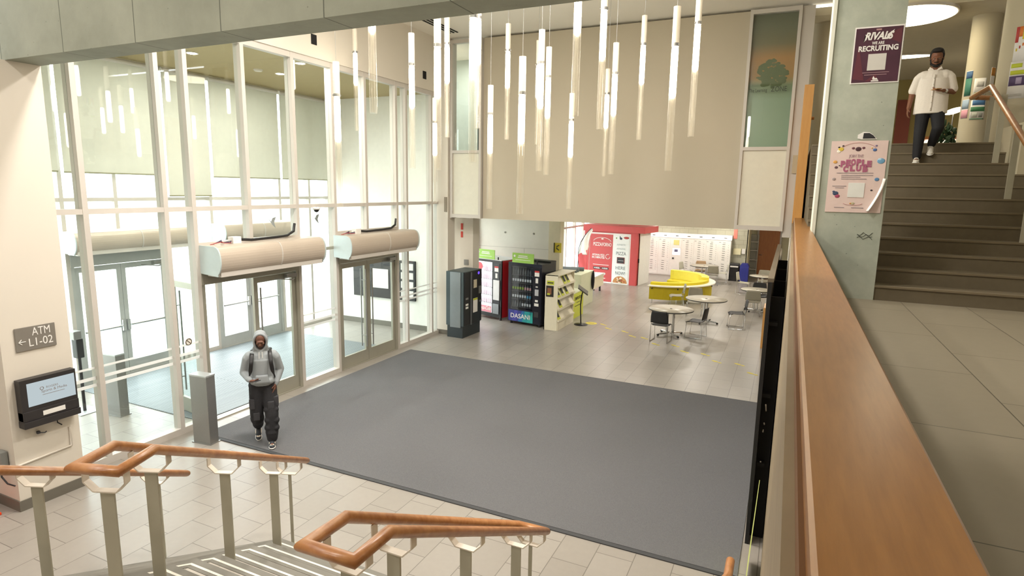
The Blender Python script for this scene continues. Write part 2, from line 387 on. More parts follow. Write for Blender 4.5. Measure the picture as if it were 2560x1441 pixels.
# bulkhead wall
struct('wall_bulkhead', B(-7.13, -1.05, 13.55, 13.72, 3.13, 7.5), TAUPE, 'taupe fabric wall hanging over the hall opening')
struct('wall_header', MB().box(-8.4, .05, 13.60, 13.74, 3.13, 3.16).box(-.13, .1, 13.52, 13.75, 3.0, 7.5).box(-8.09, -8.02, 13.5, 13.75, 3.1, 7.5), ALU)
def tall_window(n, x0, x1, lab):
    t = sthing('window_%d' % n, ((x0+x1)/2, 13.55, 3.14), lab)
    f = MB(); y0, y1 = 13.46, 13.58
    for a, b, c, d in ((x0, x1, 3.13, 3.22), (x0, x1, 7.42, 7.5), (x0, x1, 4.76, 4.83)): f.box(a, b, y0, y1, c, d)
    for a in (x0-.002, x1-.058): f.box(a, a+.06, y0-.003, y1+.003, 3.127, 7.503)
    wput('window_frame', f, ALU, t)
    wput('window_pane', B(x0+.05, x1-.05, 13.515, 13.525, 4.83, 7.42), GLASS, t)
    wput('lower_panel', B(x0+.05, x1-.05, 13.505, 13.53, 3.22, 4.76), mat('milky_panel', 'dad7c8', .35), t)
    return t
wl = tall_window(1, -8.03, -7.15, 'tall white-framed window left of the taupe wall')
wr = tall_window(2, -1.07, -.13, 'tall white-framed window right of the taupe wall')
MUR = bpy.data.materials.new('mural'); MUR.use_nodes = True
def mural():
    nt = MUR.node_tree; b = nt.nodes['Principled BSDF']; tc = nt.nodes.new('ShaderNodeTexCoord'); sx = nt.nodes.new('ShaderNodeSeparateXYZ'); nt.links.new(tc.outputs['Object'], sx.inputs[0])
    mr = nt.nodes.new('ShaderNodeMapRange'); mr.inputs[1].default_value = 1.66; mr.inputs[2].default_value = 4.36; nt.links.new(sx.outputs['Z'], mr.inputs[0])
    cr = nt.nodes.new('ShaderNodeValToRGB'); e = cr.color_ramp.elements
    e[0].position = 0; e[0].color = (*lin('8a9c86'), 1); e[1].position = 1; e[1].color = (*lin('6b6a58'), 1)
    for p, c in ((.36, '8c9b84'), (.47, '7d8564'), (.52, 'a8793c'), (.66, 'b07c40'), (.76, '7c6f50'), (.88, '75725e')):
        k = e.new(p); k.color = (*lin(c), 1)
    nt.links.new(mr.outputs[0], cr.inputs[0]); nt.links.new(cr.outputs[0], b.inputs['Base Color']); b.inputs['Roughness'].default_value = .3
mural()
mu = wput('printed_panel', B(-1.03, -.17, 13.60, 13.62, 4.80, 7.46), MUR, wr, 'printed panel fading from pale green through orange to olive')
tr = MB(); random.seed(4)
for i in range(110):
    a = random.uniform(0, 6.28); r = random.uniform(0, 1)**.5
    tr.ell((-.58+math.cos(a)*r*.27, 13.597, 6.28+math.sin(a)*r*.26), (random.uniform(.03, .07), .002, random.uniform(.02, .05)), n=10, m=6)
put('tree_print', MB().add([tuple(basis(wr).inverted() @ Vector(v)) for v in tr.v], tr.f), mat('tree_green', '5c6540', .6), wr)
text('lettering', 'The Learning', .10, (-.82, 13.508, 5.95), (90, 0, 0), mat('glass_lettering', '3a4034', .6), wr, width=.34)
text('lettering', 'ZONE', .14, (-.43, 13.508, 5.96), (90, 0, 0), MATS['glass_lettering'], wr, width=.29)
# upper floor rooms
struct('wall_upstairs', MB().box(-10, 8, 22, 22.2, 4.7, 7.5), OLIVE, 'olive wall at the back of the upper floor')
struct('wall_room', MB().box(-10, -7.13, 15.6, 15.7, 4.7, 7.5).box(-10, -9.9, 13.75, 15.7, 4.7, 7.5), mat('room_grey', 'a9b0a6', .8))
struct('ceiling', B(-10, .05, 13.72, 22, 7.5, 7.55), CEIL, 'ceiling of the room behind the taupe wall')
wbd = solo('whiteboard', MB().box(-8.0, -7.5, 15.5, 15.59, 5.9, 7.3), mat('board_white', 'dfe8e6', .3), 'pale whiteboard seen through the tall left window', 'whiteboard')
pt = solo('partition_screen', B(-7.75, -7.2, 14.4, 14.46, 4.7, 6.05, bev=.01), mat('screen_dark', '3d4546', .7), 'dark partition screen behind the tall left window', 'screen')
area((-8.4, 14.6, 7.4), .5, 14)
# concrete landing and stairs down into the lobby
lf = 3.3/math.sqrt(2); steps = MB(); nos = MB(); wh = MB()
STEPM = brick_mat('step_tile', 'b3ada2', 'aca69b', '8f897e', .6, .4, rough=.4, msize=.006, swap=('Y', 'X'))
stair = sthing('stairs_down', (-2, 2, 0), 'tiled steps with dark and white nosing strips descending to the lobby')
def edge_strip(mb, fx, y, Lx, Ly, o1, o2, z0, z1):
    """mitred flat strip following a step edge round the corner, lying o1..o2 behind it"""
    t8 = math.tan(math.radians(22.5)); q = .70710678
    C_ = lambda o: (fx+o*t8, y-o); L2 = lambda o: (Lx+o*q, Ly-o*q)
    p = [(0, y-o1), C_(o1), L2(o1), L2(o2), C_(o2), (0, y-o2)]
    vs = [(*v, z) for z in (z0, z1) for v in p]
    mb.add(vs, [(1, 0, 5, 4), (2, 1, 4, 3), (6, 7, 10, 11), (7, 8, 9, 10), (0, 1, 7, 6), (1, 2, 8, 7), (2, 3, 9, 8), (3, 4, 10, 9), (4, 5, 11, 10), (5, 0, 6, 11)])
for k in range(8):
    y = 4.27-.283*k; fx = -4.64+.121*k; z = .16*(k+1)
    Lp = (fx-lf, y-lf)
    steps.prism([(.0, y), (fx, y), Lp, (Lp[0], -4), (.0, -4)], z-.16, z-.002)
    for mb, o1, o2, z0, z1 in ((nos, -.008, .05, z-.045, z+.002), (wh, .05, .07, z-.01, z+.004), (nos, .07, .10, z-.01, z+.002)):
        edge_strip(mb, fx, y, Lp[0], Lp[1], o1, o2, z0, z1)
wput('stair_treads', steps, STEPM, stair); wput('nosing_strips', nos, mat('nosing_dark', '77746b', .7), stair); wput('white_strips', wh, mat('nosing_white', 'dedacd', .5), stair)
# walkway on the right, its parapet and the stairs up
struct('floor', B(.2, 6, -4, 7.8, 2.45, 2.72), WALKTILE, 'upper landing floor of large grey-brown tiles')
par = sthing('wall_parapet', (.1, 5, 0), 'veneered parapet wall between the lobby and the upper landing')
wput('veneer_panel', B(.03, .21, -4, 13.5, 0, 3.36), WOODP, par)
wput('shadow_gap', B(.05, .2, -4, 13.5, 3.36, 3.41), mat('gap_brown', '6d4a2a', .6), par)
cap = MB()
cap.prism([(.058, 3.455), (.065, 3.462), (.245, 3.462), (.252, 3.455), (.252, 3.41), (.058, 3.41)], -4, 12.1, 'Y')
wput('wood_cap', cap, WOODC, par, 'glossy orange-brown wooden cap')
hp = MB().box(.03, .185, 12.1, 13.5, 3.36, 5.8, bev=.004); wput('honey_panel', hp, WOODO, par, 'honey-coloured wood panel rising at the far end')
struct('wall_right', MB().box(.03, .25, 13.55, 31, 0, 4.4), WHITE, 'cream wall right of the back hall')
col = sthing('wall_column', (.6, 8, 2.72), 'square green-grey concrete column with pasted posters')
wput('concrete_shaft', B(.27, .93, 7.785, 8.4, 2.72, 7.55), COLC, col)
sc_ = MB()
for i in range(3): sc_.tube([(.70+.03*k, 7.783, 3.42+.02*i+.02*math.sin(k*2.1+i*1.7)) for k in range(6)], .0025, 5)
wput('marker_scribble', sc_, mat('scribble', '4a5048', .8), col)
wput('white_edge', B(.235, .27, 7.77, 8.41, 2.72, 7.55), mat('edge_white', 'd9dacd', .6), col)
st = MB(); nl = MB()
for k in range(12):
    y = 7.8+.31*k; z = 2.72+.165*(k+1)
    st.box(.22, 2.95, y, y+.31 if k < 11 else 24, 2.45, z-.001)
    nl.box(.22, 2.9, y-.012, y+.02, z-.02, z+.002)
su = sthing('stairs_up', (1.6, 8, 2.72), 'brown-grey stone steps rising to the upper floor')
wput('stair_treads', st, STEPDK, su); wput('stair_nosings', nl, mat('nose_brown', '766a54', .6), su)
struct('floor', B(2.95, 8, 11.2, 24, 4.3, 4.70), STEPDK, 'upper floor beyond the brown stairs')
struct('wall_stair_right', MB().box(2.82, 3.4, 7.5, 10.3, 2.72, 7.55).box(2.72, 3.4, 10.3, 11.2, 2.72, 4.9), BEIGE)
struct('wall_outer_right', MB().box(6, 6.2, -4, 24, 0, 7.7), WHITE)
# round columns upstairs
def rcol(x, y, r, z0, z1, lab):
    o = struct('wall_round_column', MB().lathe([(r, 0), (r, z1-z0)], (x, y, z0), 40), BEIGE, lab)
rcol(.42, 14.6, .38, 4.7, 7.5, 'beige round column behind the honey wood panel')
rcol(3.12, 14.9, .235, 4.7, 7.35, 'beige round column with green and white posters')
rcol(3.06, 12.0, .33, 4.7, 7.55, 'beige round column beside the wooden handrail top')

# vestibule shell
struct('wall_vestibule_end', B(-12.2, -8.4, 13.45, 13.6, 0, 6.25), mat('vest_white', 'eceae4', .7))
struct('wall_vestibule_near', B(-12.2, -8.9, 4.0, 4.2, 0, 6.25), MATS['vest_white'])
struct('baseboard_vestibule', B(-12.1, -8.6, 13.42, 13.45, 0, .14), MATS['base_grey'])
struct('floor_grille', MB().box(-12.0, -8.55, 6.33, 11.6, 0.001, .012), brick_mat('grille', '8b9396', '7d8588', '50565a', 8, .05, rough=.5, msize=.02, swap=('Y', 'X'), bump=.6), 'ribbed grey entrance grille on the vestibule floor')
for y in (7.9, 10.3): pass

# ------------------------------------------------ glass walls, bay by bay
def bay(n, xg, ya, yb, low, s=1, zt=6.25, top_only=False, near=False, stripes=True, lab=None, zs=3.5, zlow=None):
    """one bay of glazing in plane x=xg between mullion centres ya..yb; the mullion at yb belongs to it"""
    t = sthing('window_%d' % n, (xg, (ya+yb)/2, 0), lab)
    x0, x1 = xg-.09, xg+.07; h = .035
    f = MB()
    z0 = 0 if zlow is None else zlow
    f.box(x0, x1, yb-h, yb+h, z0, zt)
    if near: f.box(x0, x1, ya-h, ya+h, 0, zt)
    wput('mullion', f, ALU, t)
    r = MB().box(x0+.03, x1-.005, ya+h, yb-h, zs-.035, zs+.035).box(x0+.03, x1-.005, ya+h, yb-h, zt-.1, zt)
    if z0 == 0 and low: r.box(x0+.02, x1, ya+h, yb-h, 0, .10)
    if low == 0: r.box(x0+.02, x1, ya+h, yb-h, 2.90, 2.97)
    wput('transom', r, ALU, t)
    xp = xg-.01
    wput('upper_pane', B(xp-.004, xp+.004, ya+h, yb-h, zs+.035, zt-.1), GLASS, t)
    zb = .1 if low else 2.97
    wput('lower_pane', B(xp-.004, xp+.004, ya+h, yb-h, zb, zs-.035), GLASS, t)
    if low and stripes:
        m = MB()
        for z in (1.12, 1.22, 1.37): m.box(xp+.005, xp+.007, ya+h, yb-h, z, z+(.045 if z < 1.3 else .03))
        wput('frosted_stripes', m, FROST, t)
    return t
XI, XO = -8.42, -12.1
grid = [4.32, 4.75, 5.87, 6.33, 7.38, 8.47, 9.5, 10.5, 11.6, 12.0, 13.1, 13.45]
names = ['narrow', 'wide', 'narrow', 'over the left doors, left half', 'over the left doors, right half', 'between the two door pairs', 'over the right doors, left half', 'over the right doors, right half', 'narrow strip right of the doors', 'wide bay right of the doors', 'last narrow bay']
for i in range(11):
    door_bay = i in (3, 4, 6, 7)
    bay(3+i, XI, grid[i], grid[i+1], 0 if door_bay else 1, near=(i == 0), zlow=2.93 if i in (3, 6) else None, lab='inner glass wall bay, '+names[i])
ogrid = [4.32, 5.4, 6.45, 7.42, 8.45, 9.55, 10.52, 11.6, 12.65, 13.4]
for i in range(9):
    bay(14+i, XO, ogrid[i], ogrid[i+1], 0 if i in (2, 3, 5, 6) else 1, near=(i == 0), zlow=2.93 if i in (2, 5) else None, stripes=False, zs=3.55, lab='outer glass wall bay %s' % ['at the pillar', 'second from the pillar', 'over the left outer doors', 'over the left outer doors, far half', 'between the outer doors', 'over the right outer doors', 'over the right outer doors, far half', 'beyond the outer doors', 'at the end wall'][i])
# roller shades on the outer wall
SH = mat('shade_fabric', 'd2d1c6', .9)
nt = SH.node_tree; tl = nt.nodes.new('ShaderNodeBsdfTranslucent'); tl.inputs[0].default_value = (*lin('dedcd2'), 1)
ms = nt.nodes.new('ShaderNodeMixShader'); ms.inputs[0].default_value = .21
nt.links.new(nt.nodes['Principled BSDF'].outputs[0], ms.inputs[1]); nt.links.new(tl.outputs[0], ms.inputs[2]); nt.links.new(ms.outputs[0], nt.nodes['Material Output'].inputs[0])
sh = [(4.36, 6.40, 4.06, 'nearest the pillar'), (6.50, 8.40, 4.05, 'over the left outer doors'), (8.50, 9.52, 3.62, 'hanging lowest, between the outer doors'), (9.60, 11.56, 4.04, 'over the right outer doors'), (11.64, 13.38, 4.04, 'nearest the end wall')]
for a, b, z, l in sh:
    t = thing('roller_shade', 'pale green-grey roller shade '+l, 'roller shade', (-11.95, (a+b)/2, z), group=None)
    wput('fabric', B(-11.953, -11.947, a, b, z, 6.17), SH, t)
    wput('bottom_bar', MB().tube([(-11.95, a, z), (-11.95, b, z)], .014, 8), mat('bar_olive', '8e8c70', .5), t)
    wput('roller', MB().tube([(-11.95, a, 6.18), (-11.95, b, 6.18)], .045, 14), ALU, t)
# header boxes / doors
def leaf(parent, y0, y1, xg, hinge='lo', ang=0, pull=1, mats=ALUD, bar=False, z1=2.28):
    """one glazed door leaf as a part; hinged at y0 or y1, turned by ang"""
    w_ = y1-y0; hy = y0 if hinge == 'lo' else y1; sg = 1 if hinge == 'lo' else -1
    M = Matrix.Translation((xg, hy, 0)) @ Matrix.Rotation(math.radians(ang), 4, 'Z')
    f = MB(); a = .085
    f.box(-.025, .025, min(0, sg*a), max(0, sg*a), .02, z1, M=M)
    f.box(-.025, .025, min(sg*(w_-a), sg*w_), max(sg*(w_-a), sg*w_), .02, z1, M=M)
    lo, hi = min(sg*a, sg*(w_-a)), max(sg*a, sg*(w_-a))
    f.box(-.025, .025, lo, hi, .02, .27, M=M); f.box(-.025, .025, lo, hi, z1-.10, z1, M=M)
    o = wput('door_leaf', f, mats, parent)
    g = MB().box(-.004, .004, lo, hi, .27, z1-.10, M=M); wput('pane', g, GLASS, o)
    hy2 = sg*(w_-a/2)
    if bar:
        hb = MB().tube([M @ Vector((.06, lo, 1.02)), M @ Vector((.06, hi, 1.02))], .022, 10).box(.02, .07, hy2-.03, hy2+.03, .92, 1.14, M=M)
        wput('push_bar', hb, CHROME, o)
    else:
        hb = MB()
        for sx in (.07, -.07): hb.tube([M @ Vector((sx, hy2-sg*.06, .35)), M @ Vector((sx, hy2-sg*.06, 2.1))], .014, 10)
        for z in (.6, 1.85): hb.tube([M @ Vector((-.07, hy2-sg*.06, z)), M @ Vector((.07, hy2-sg*.06, z))], .009, 8)
        wput('pull_handle', hb, STEEL, o)
    return o
def doorset(n, xg, ya, yb, mid, lab, op=0, bar=False, mt=ALUD):
    t = sthing('door_%d' % n, (xg, mid, 0), lab)
    x0, x1 = xg-.08, xg+.06
    f = MB().box(x0, x1, ya+.035, ya+.10, 0, 2.9).box(x0, x1, yb-.10, yb-.035, 0, 2.9).box(x0-.02, x1+.02, ya+.035, yb-.035, 2.30, 2.90).box(x0, x1, ya+.1, yb-.1, 0, .018)
    wput('door_frame', f, mt, t)
    leaf(t, ya+.105, mid-.005, xg, 'lo', op, bar=bar, mats=mt); leaf(t, mid+.005, yb-.105, xg, 'hi', 0, bar=bar, mats=mt)
    cl = MB().box(x1, x1+.07, yb-.4, yb-.15, 2.20, 2.27).tube([(x1+.05, yb-.2, 2.18), (x1+.22, yb-.42, 2.19), (x1+.03, yb-.65, 2.22)], .012, 6)
    wput('door_closer', cl, STEEL, t)
    return t
doorset(1, XI, 6.33, 8.47, 7.40, 'left pair of glazed entrance doors, its near leaf swung open', op=82)
doorset(2, XI, 9.5, 11.6, 10.5, 'right pair of glazed entrance doors, both leaves shut')
DW = mat('outer_door', 'b4b6b4', .5, .1)
doorset(3, XO, 6.45, 8.45, 7.42, 'left pair of outer doors with push bars', bar=True, mt=DW)
doorset(4, XO, 9.55, 11.6, 10.52, 'right pair of outer doors with push bars', bar=True, mt=DW)
# hall windows on the left (behind the vending machines)
def hallwin(n, x, ys, z1=3.13, lab=None):
    t = sthing('window_%d' % n, (x, (ys[0]+ys[-1])/2, 0), lab)
    f = MB()
    for y in ys: f.box(x-.1, x+.05, y-.035, y+.035, 0, z1)
    for z in (0, 2.25, z1-.08): f.box(x-.09, x+.04, ys[0], ys[-1], z, z+.07)
    wput('window_frame', f, ALU, t)
    wput('window_pane', B(x-.03, x-.02, ys[0], ys[-1], .05, z1), GLASS, t)
hallwin(23, -9.3, [13.8, 15.0, 16.1, 17.3], lab='hall window behind the vending machines')
hallwin(24, -8.6, [17.9, 19.1, 20.3, 21.5, 22.7, 23.9, 25.1, 26.3, 27.5, 28.6], lab='long hall window behind the desks')
cw = sthing('wall_concrete', (-8, 17.4, 0), 'pale concrete wall with panel joints and tie holes')
wput('concrete_panel', B(-9.4, -6.75, 17.35, 17.6, 0, 3.13), CONCW, cw)
jt = MB().box(-9.3, -6.75, 17.345, 17.351, 2.02, 2.03).box(-7.62, -7.61, 17.345, 17.351, 0, 2.02)
wput('panel_joints', jt, mat('joint_grey', 'aeaca4', .9), cw)
th_ = MB()
for x, z in ((-8.3, 2.5), (-7.3, 2.5)): th_.tube([(x, 17.335, z), (x, 17.352, z)], .03, 12)
wput('tie_holes', th_, mat('hole_grey', '8f8d86', .9), cw)
struct('wall_hall_post', B(-6.75, -6.38, 17.25, 17.6, 0, 3.13), mat('cream_post', 'd8cfb4', .7))
struct('wall_hall_end', B(-8.7, -1.62, 28.4, 28.6, 0, 3.13), BLOCK, 'pale block wall behind the white lockers')
struct('wall_hall_recess', MB().box(-1.7, .05, 30.6, 30.8, 0, 3.13).box(-1.66, -1.60, 28.4, 30.6, 0, 3.13), mat('cream_wall', 'ddd5b4', .75))
d5 = sthing('door_5', (-.8, 30.55, 0), 'red-brown wooden door at the end of the hall')
wput('door_leaf', B(-1.27, -.36, 30.5, 30.56, .01, 2.42), WOODD, d5)
wput('door_frame', MB().box(-1.36, -1.27, 30.47, 30.6, 0, 2.5).box(-.36, -.28, 30.47, 30.6, 0, 2.5).box(-1.36, -.28, 30.47, 30.6, 2.42, 2.5), ALU, d5)
wput('door_handle', MB().tube([(-1.2, 30.5, 1.0), (-1.2, 30.44, 1.0), (-1.07, 30.44, 1.0)], .012, 8), CHROME, d5)
# entrance mat
em = thing('entrance_mat', 'large dark charcoal carpet mat covering the lobby floor', 'mat', (-4.1, 8.8, 0))
wput('carpet', B(-8.06, -.18, 6.02, 11.62, .001, .016), MAT_, em)
wput('rubber_edge', MB().box(-8.06, -.18, 5.96, 6.02, .001, .012), MATEDGE, em); wput('rubber_edge', MB().box(-8.06, -.18, 11.62, 11.65, .001, .012), MATEDGE, em)
# ceiling details
vent = MB()
for k in range(3): vent.box(-7.78+k*.10, -7.74+k*.10, 10.6, 13.0, 7.535, 7.549)
solo('ceiling_vent', vent, BLACKM, 'black linear slot vent in the lobby ceiling above the glass corner', 'vent')
for y, s_ in ((9.02, 'left one, nearer the concrete beam'), (12.74, 'right one, nearer the corner')):
    solo('wall_opening_cover', B(-8.332, -8.32, y-.07, y+.07, 6.48, 6.66), BLACKM, 'small black square opening in the white upper wall, '+s_, 'opening', 'black squares in the upper wall')
for x, y, l in ((-10.2, 7.9, 'nearest the concrete beam'), (-10.2, 10.0, 'middle of the three'), (-8.95, 9.3, 'nearest the inner glass')):
    t = thing('downlight', 'round recessed downlight in the tan vestibule ceiling, '+l, 'ceiling light', (x, y, 6.25), group='vestibule downlights')
    put('trim_ring', MB().lathe([(.11, -.012), (.11, 0)], n=24), WHITE, t); put('lens', MB().lathe([(.085, -.016), (.085, -.011)], n=24), emis('downlight_glow', 'fff4dc', 7), t)
solo('smoke_detector', MB().lathe([(.07, -.04), (.09, -.02), (.09, 0)], (-10.3, 9.5, 6.25), 20), WHITE, 'round white smoke detector on the tan vestibule ceiling', 'detector')
def fixture(x, y, z, r, lab, g, e, cat='ceiling light', power=0, col=(1, .9, .74)):
    t = thing('ceiling_lamp', lab, cat, (x, y, z), group=g)
    put('rim', MB().lathe([(r+.03, -.05), (r+.03, 0)], n=40), WHITE, t)
    put('diffuser', MB().lathe([(r, -.056), (r, -.04)], n=40), e, t)
    if power: area((x, y, z-.07), r*1.8, power, col)
GLOWW = emis('lamp_disc', 'fff0cc', 3)
fixture(1.72, 14.25, 7.35, .78, 'large glowing round ceiling lamp nearest the concrete column', 'lamps upstairs', GLOWW, power=2.5)
fixture(2.05, 18.2, 7.35, .78, 'narrow glowing ceiling lamp farther back upstairs', 'lamps upstairs', GLOWW, power=2.5); [setattr(o, 'scale', (1, .28, 1)) for o in C.objects if o.get('label') == 'narrow glowing ceiling lamp farther back upstairs']
for x, y in LOBBY_FILL_LAMPS: fixture(x, y, 7.55, .26, 'added round fill lamp in the lobby ceiling, out of view', 'added lobby fill lamps', GLOWW)
for x, y in HALL_LAMPS: fixture(x, y, 3.13, .2, 'recessed round lamp in the low hall ceiling', 'hall ceiling lamps', GLOWW)
for x, y in WALK_FILL_LAMPS: fixture(x, y, 7.55, .3, 'added round fill lamp above the upper landing, out of view', 'added landing fill lamps', GLOWW)

# ============================================================ HANDRAILS
RR = .033
HPOST = mat('post_enamel', 'aaa694', .45)
BRK = mat('bracket_enamel', 'd9d0c2', .45)
def flat_post(t, x, y, z0, z1, ang, w_=.085, th=.014, bw=.13):
    """flat steel post under a pair of rails; ang = rail direction (deg from +Y, ccw)"""
    M = Matrix.Translation((x, y, 0)) @ Matrix.Rotation(math.radians(ang), 4, 'Z')
    p = wput('post', MB().box(-w_/2, w_/2, -th/2, th/2, z0, z1, M=M), HPOST, t)
    b = MB(); n = 5
    path = [(-bw, z1+.13), (-bw, z1+.06), (-bw*.55, z1), (bw*.55, z1), (bw, z1+.06), (bw, z1+.13)]
    for (a, c), (d, e) in zip(path, path[1:]):
        L_ = math.hypot(d-a, e-c); an = math.atan2(e-c, d-a)
        N = M @ Matrix.Translation(((a+d)/2, 0, (c+e)/2)) @ Matrix.Rotation(-an, 4, 'Y')
        b.box(-L_/2, L_/2, -.025, .025, -.004, .004, M=N)
    wput('bracket', b, BRK, p); wput('foot_plate', MB().box(-.06, .06, -.03, .03, z0-.0, z0+.01, M=M), HPOST, p)
def stepz(x, y):
    """height of the tread under a point"""
    z = 0
    for k in range(8):
        yy = 4.27-.283*k; fx = -4.64+.121*k
        if y <= yy+.02 and (x >= fx-.01 or (y-yy) <= (x-fx)): z = .16*(k+1)
    return z
t = thing('stair_handrail', 'double wooden handrail in the middle of the steps, nearest the camera', 'handrail', (-1.82, 3.2, 0))
t['group'] = 'double wooden stair handrails'
wput('wooden_rail', MB().tube([(-1.68, 1.96, 2.2), (-1.68, 2.225, 2.2), (-1.70, 4.47, .955), (-1.96, 4.46, .955), (-1.96, 2.235, 2.2), (-1.97, 1.95, 2.2)], RR, 16, close=True), WOODR, t)
for y, zt in ((2.08, 2.04), (2.45, 1.92), (3.26, 1.47), (4.11, 1.0), (4.42, .83)): flat_post(t, -1.82, y, stepz(-1.82, y), zt, 0, w_=.085 if y < 4.4 else .03)
t = thing('stair_handrail', 'double wooden handrail at the corner where the steps turn, left of the nearest one', 'handrail', (-4.1, 3.2, 0))
t['group'] = 'double wooden stair handrails'
wput('wooden_rail', MB().tube([(-3.49, 2.02, 2.2), (-3.59, 2.31, 2.2), (-4.53, 4.56, .955), (-4.82, 4.46, .955), (-3.87, 2.23, 2.2), (-3.77, 1.93, 2.2)], RR, 16, close=True), WOODR, t)
for x, y, zt in ((-3.63, 2.03, 2.04), (-3.78, 2.40, 1.97), (-4.13, 3.24, 1.5), (-4.48, 4.07, 1.04), (-4.65, 4.44, .83)): flat_post(t, x, y, stepz(x, y), zt, 22.5, w_=.085 if y < 4.4 else .03)
t = thing('stair_handrail', 'wooden handrail running off the left edge of the picture below the pillar', 'handrail', (-5, 2.8, 0))
t['group'] = 'double wooden stair handrails'
dB = Vector((.383, -.924, .514)); e1 = Vector((-5.41, 3.79, .95)); e2 = e1+Vector((-.27, -.11, .0))
wput('wooden_rail', MB().tube([e1+dB*2.6, e1, e2, e2+dB*2.6], RR, 16, close=True), WOODR, t)
for x, y, zt in ((-4.93, 2.27, 1.65), (-5.44, 3.49, .98)): flat_post(t, x, y, stepz(x, y), zt, 22.5)
t = thing('stair_handrail', 'end of a wooden handrail poking in at the bottom right by the parapet', 'handrail', (-.2, 4.2, 0))
wput('wooden_rail', MB().tube([(-.2, 4.68, 1.0), (-.2, 4.46, 1.0), (-.2, 2.6, 2.03)], RR, 16), WOODR, t)
flat_post(t, -.2, 4.1, stepz(-.2, 4.1), 1.06, 0, bw=.03)
# rail of the stairs going up on the right
t = thing('stair_handrail', 'wooden handrail on white posts beside the brown stairs going up', 'handrail', (2.5, 9.6, 2.72))
rz_ = lambda y: 4.37+.95+(y-10.6)*.532
wput('wooden_rail', MB().tube([(2.40, 11.75, 5.42), (2.46, 11.0, 5.47), (2.48, 7.9, rz_(7.9)-.0)], .036, 14), WOODR, t)
wput('wooden_rail', MB().tube([(2.46, 11.75, 5.42), (3.3, 12.4, 5.45)], .036, 14), WOODR, t)
for x, y, z in ((2.54, 10.62, 4.37), (2.5, 9.68, 3.875), (2.47, 8.76, 3.38)):
    p = wput('post', MB().box(x-.035, x+.035, y-.01, y+.01, z, rz_(y)-.03), HPOST, t)
wput('post', MB().box(2.62, 2.68, 11.7, 11.72, 4.70, 5.42), HPOST, t); wput('post', MB().box(3.0, 3.06, 12.0, 12.02, 4.70, 5.42), HPOST, t)
solo('wall_handrail', MB().tube([(.05, 13.3, 5.35), (.25, 13.3, 5.35)], .03, 10), WOODR, 'short wooden rail end in the gap left of the concrete column', 'handrail')

# ============================================================ PENDANT LAMPS
GL = emis('tube_glow', 'fff3dd', 9)
SLEEVE = glass_mat('sleeve', tint=(.97, .96, .93), fres=1.45, haze=.6, hazecol='fbf4e6')
def make_pendant():
    t = thing('pendant_lamp', 'x', 'pendant lamp', (0, 0, 0)); L = 1.85; r = .042
    put('upper_sleeve', MB().lathe([(r, .78*L), (r, L)], n=20), SLEEVE, t)
    put('inner_socket', MB().lathe([(.016, .76*L), (.02, .80*L), (.02, .97*L), (.012, L)], n=14), mat('socket_cream', 'e6dac2', .6), t)
    put('clamp_ring', MB().lathe([(r+.003, .765*L), (r+.003, .785*L)], n=20).box(-.055, .055, -.004, .004, .771*L, .779*L), STEEL, t)
    put('glowing_tube', MB().lathe([(r*.55, .455*L), (r*.93, .47*L), (r*.93, .74*L), (r*.6, .775*L)], n=20), GL, t)
    put('clear_tube', MB().lathe([(r, 0), (r, .77*L)], n=20), CLEAR, t)
    put('clear_core', MB().lathe([(r*.45, .01), (r*.45, .45*L)], n=12), CLEAR, t)
    return t
P = [((-5.48, 6.32, 3.62), 'in front of the glass, leftmost of the lowest ones'), ((-7.65, 9.36, 4.93), 'close to the beam, second from the left'), ((-4.26, 5.5, 4.69), 'third from the left, mostly clear tube showing under the beam'),
     ((-5.01, 7.34, 4.16), 'hanging alone in front of the white wall, fourth from the left'), ((-3.91, 6.26, 4.10), 'bright one overlapping the glass wall corner, upper of two in line'), ((-5.95, 9.43, 3.62), 'lower of two in line at the corner of the glass wall'),
     ((-5.12, 8.48, 4.69), 'just right of the two in line at the glass corner'), ((-3.05, 5.56, 4.16), 'widest bright one in front of the tall left window'), ((-3.99, 7.41, 4.70), 'half hidden behind the widest bright one'),
     ((-4.46, 9.32, 4.71), 'high one just right of the tall left window'), ((-4.27, 8.34, 3.58), 'low one at the left edge of the taupe wall'), ((-3.03, 6.74, 3.59), 'lowest reaching one on the left part of the taupe wall'),
     ((-3.21, 7.75, 4.14), 'front one of the close group of three'), ((-4.42, 10.53, 4.71), 'hidden behind the front of the close group of three'), ((-3.43, 8.57, 4.11), 'right one of the close group of three'),
     ((-2.23, 6.36, 4.69), 'tall bright one cut by the top edge, above a lower lamp'), ((-3.36, 9.45, 3.58), 'low one hanging under the tall bright one'), ((-2.28, 7.47, 4.65), 'bright one cut by the top edge, left of a close pair'),
     ((-3.11, 10.57, 4.14), 'small far one of the close pair at mid wall'), ((-2.47, 8.75, 4.13), 'nearer one of the close pair at mid wall'), ((-2.28, 9.59, 4.69), 'fully visible one standing alone right of mid wall'),
     ((-1.38, 7.37, 4.14), 'longest hanging one on the right part of the taupe wall'), ((-1.30, 8.40, 4.62), 'rightmost of all the lamps')]
proto = make_pendant()
for i, (p, l) in enumerate(P):
    o = proto if i == 0 else copy_tree(proto)
    place(o, p, random.uniform(0, 180), 'glass tube pendant, '+l, 'glass tube pendants of the lobby')
    wput('cable', MB().tube([(p[0], p[1], p[2]+1.84), (p[0], p[1], 7.55)], .003, 5), STEEL, o)

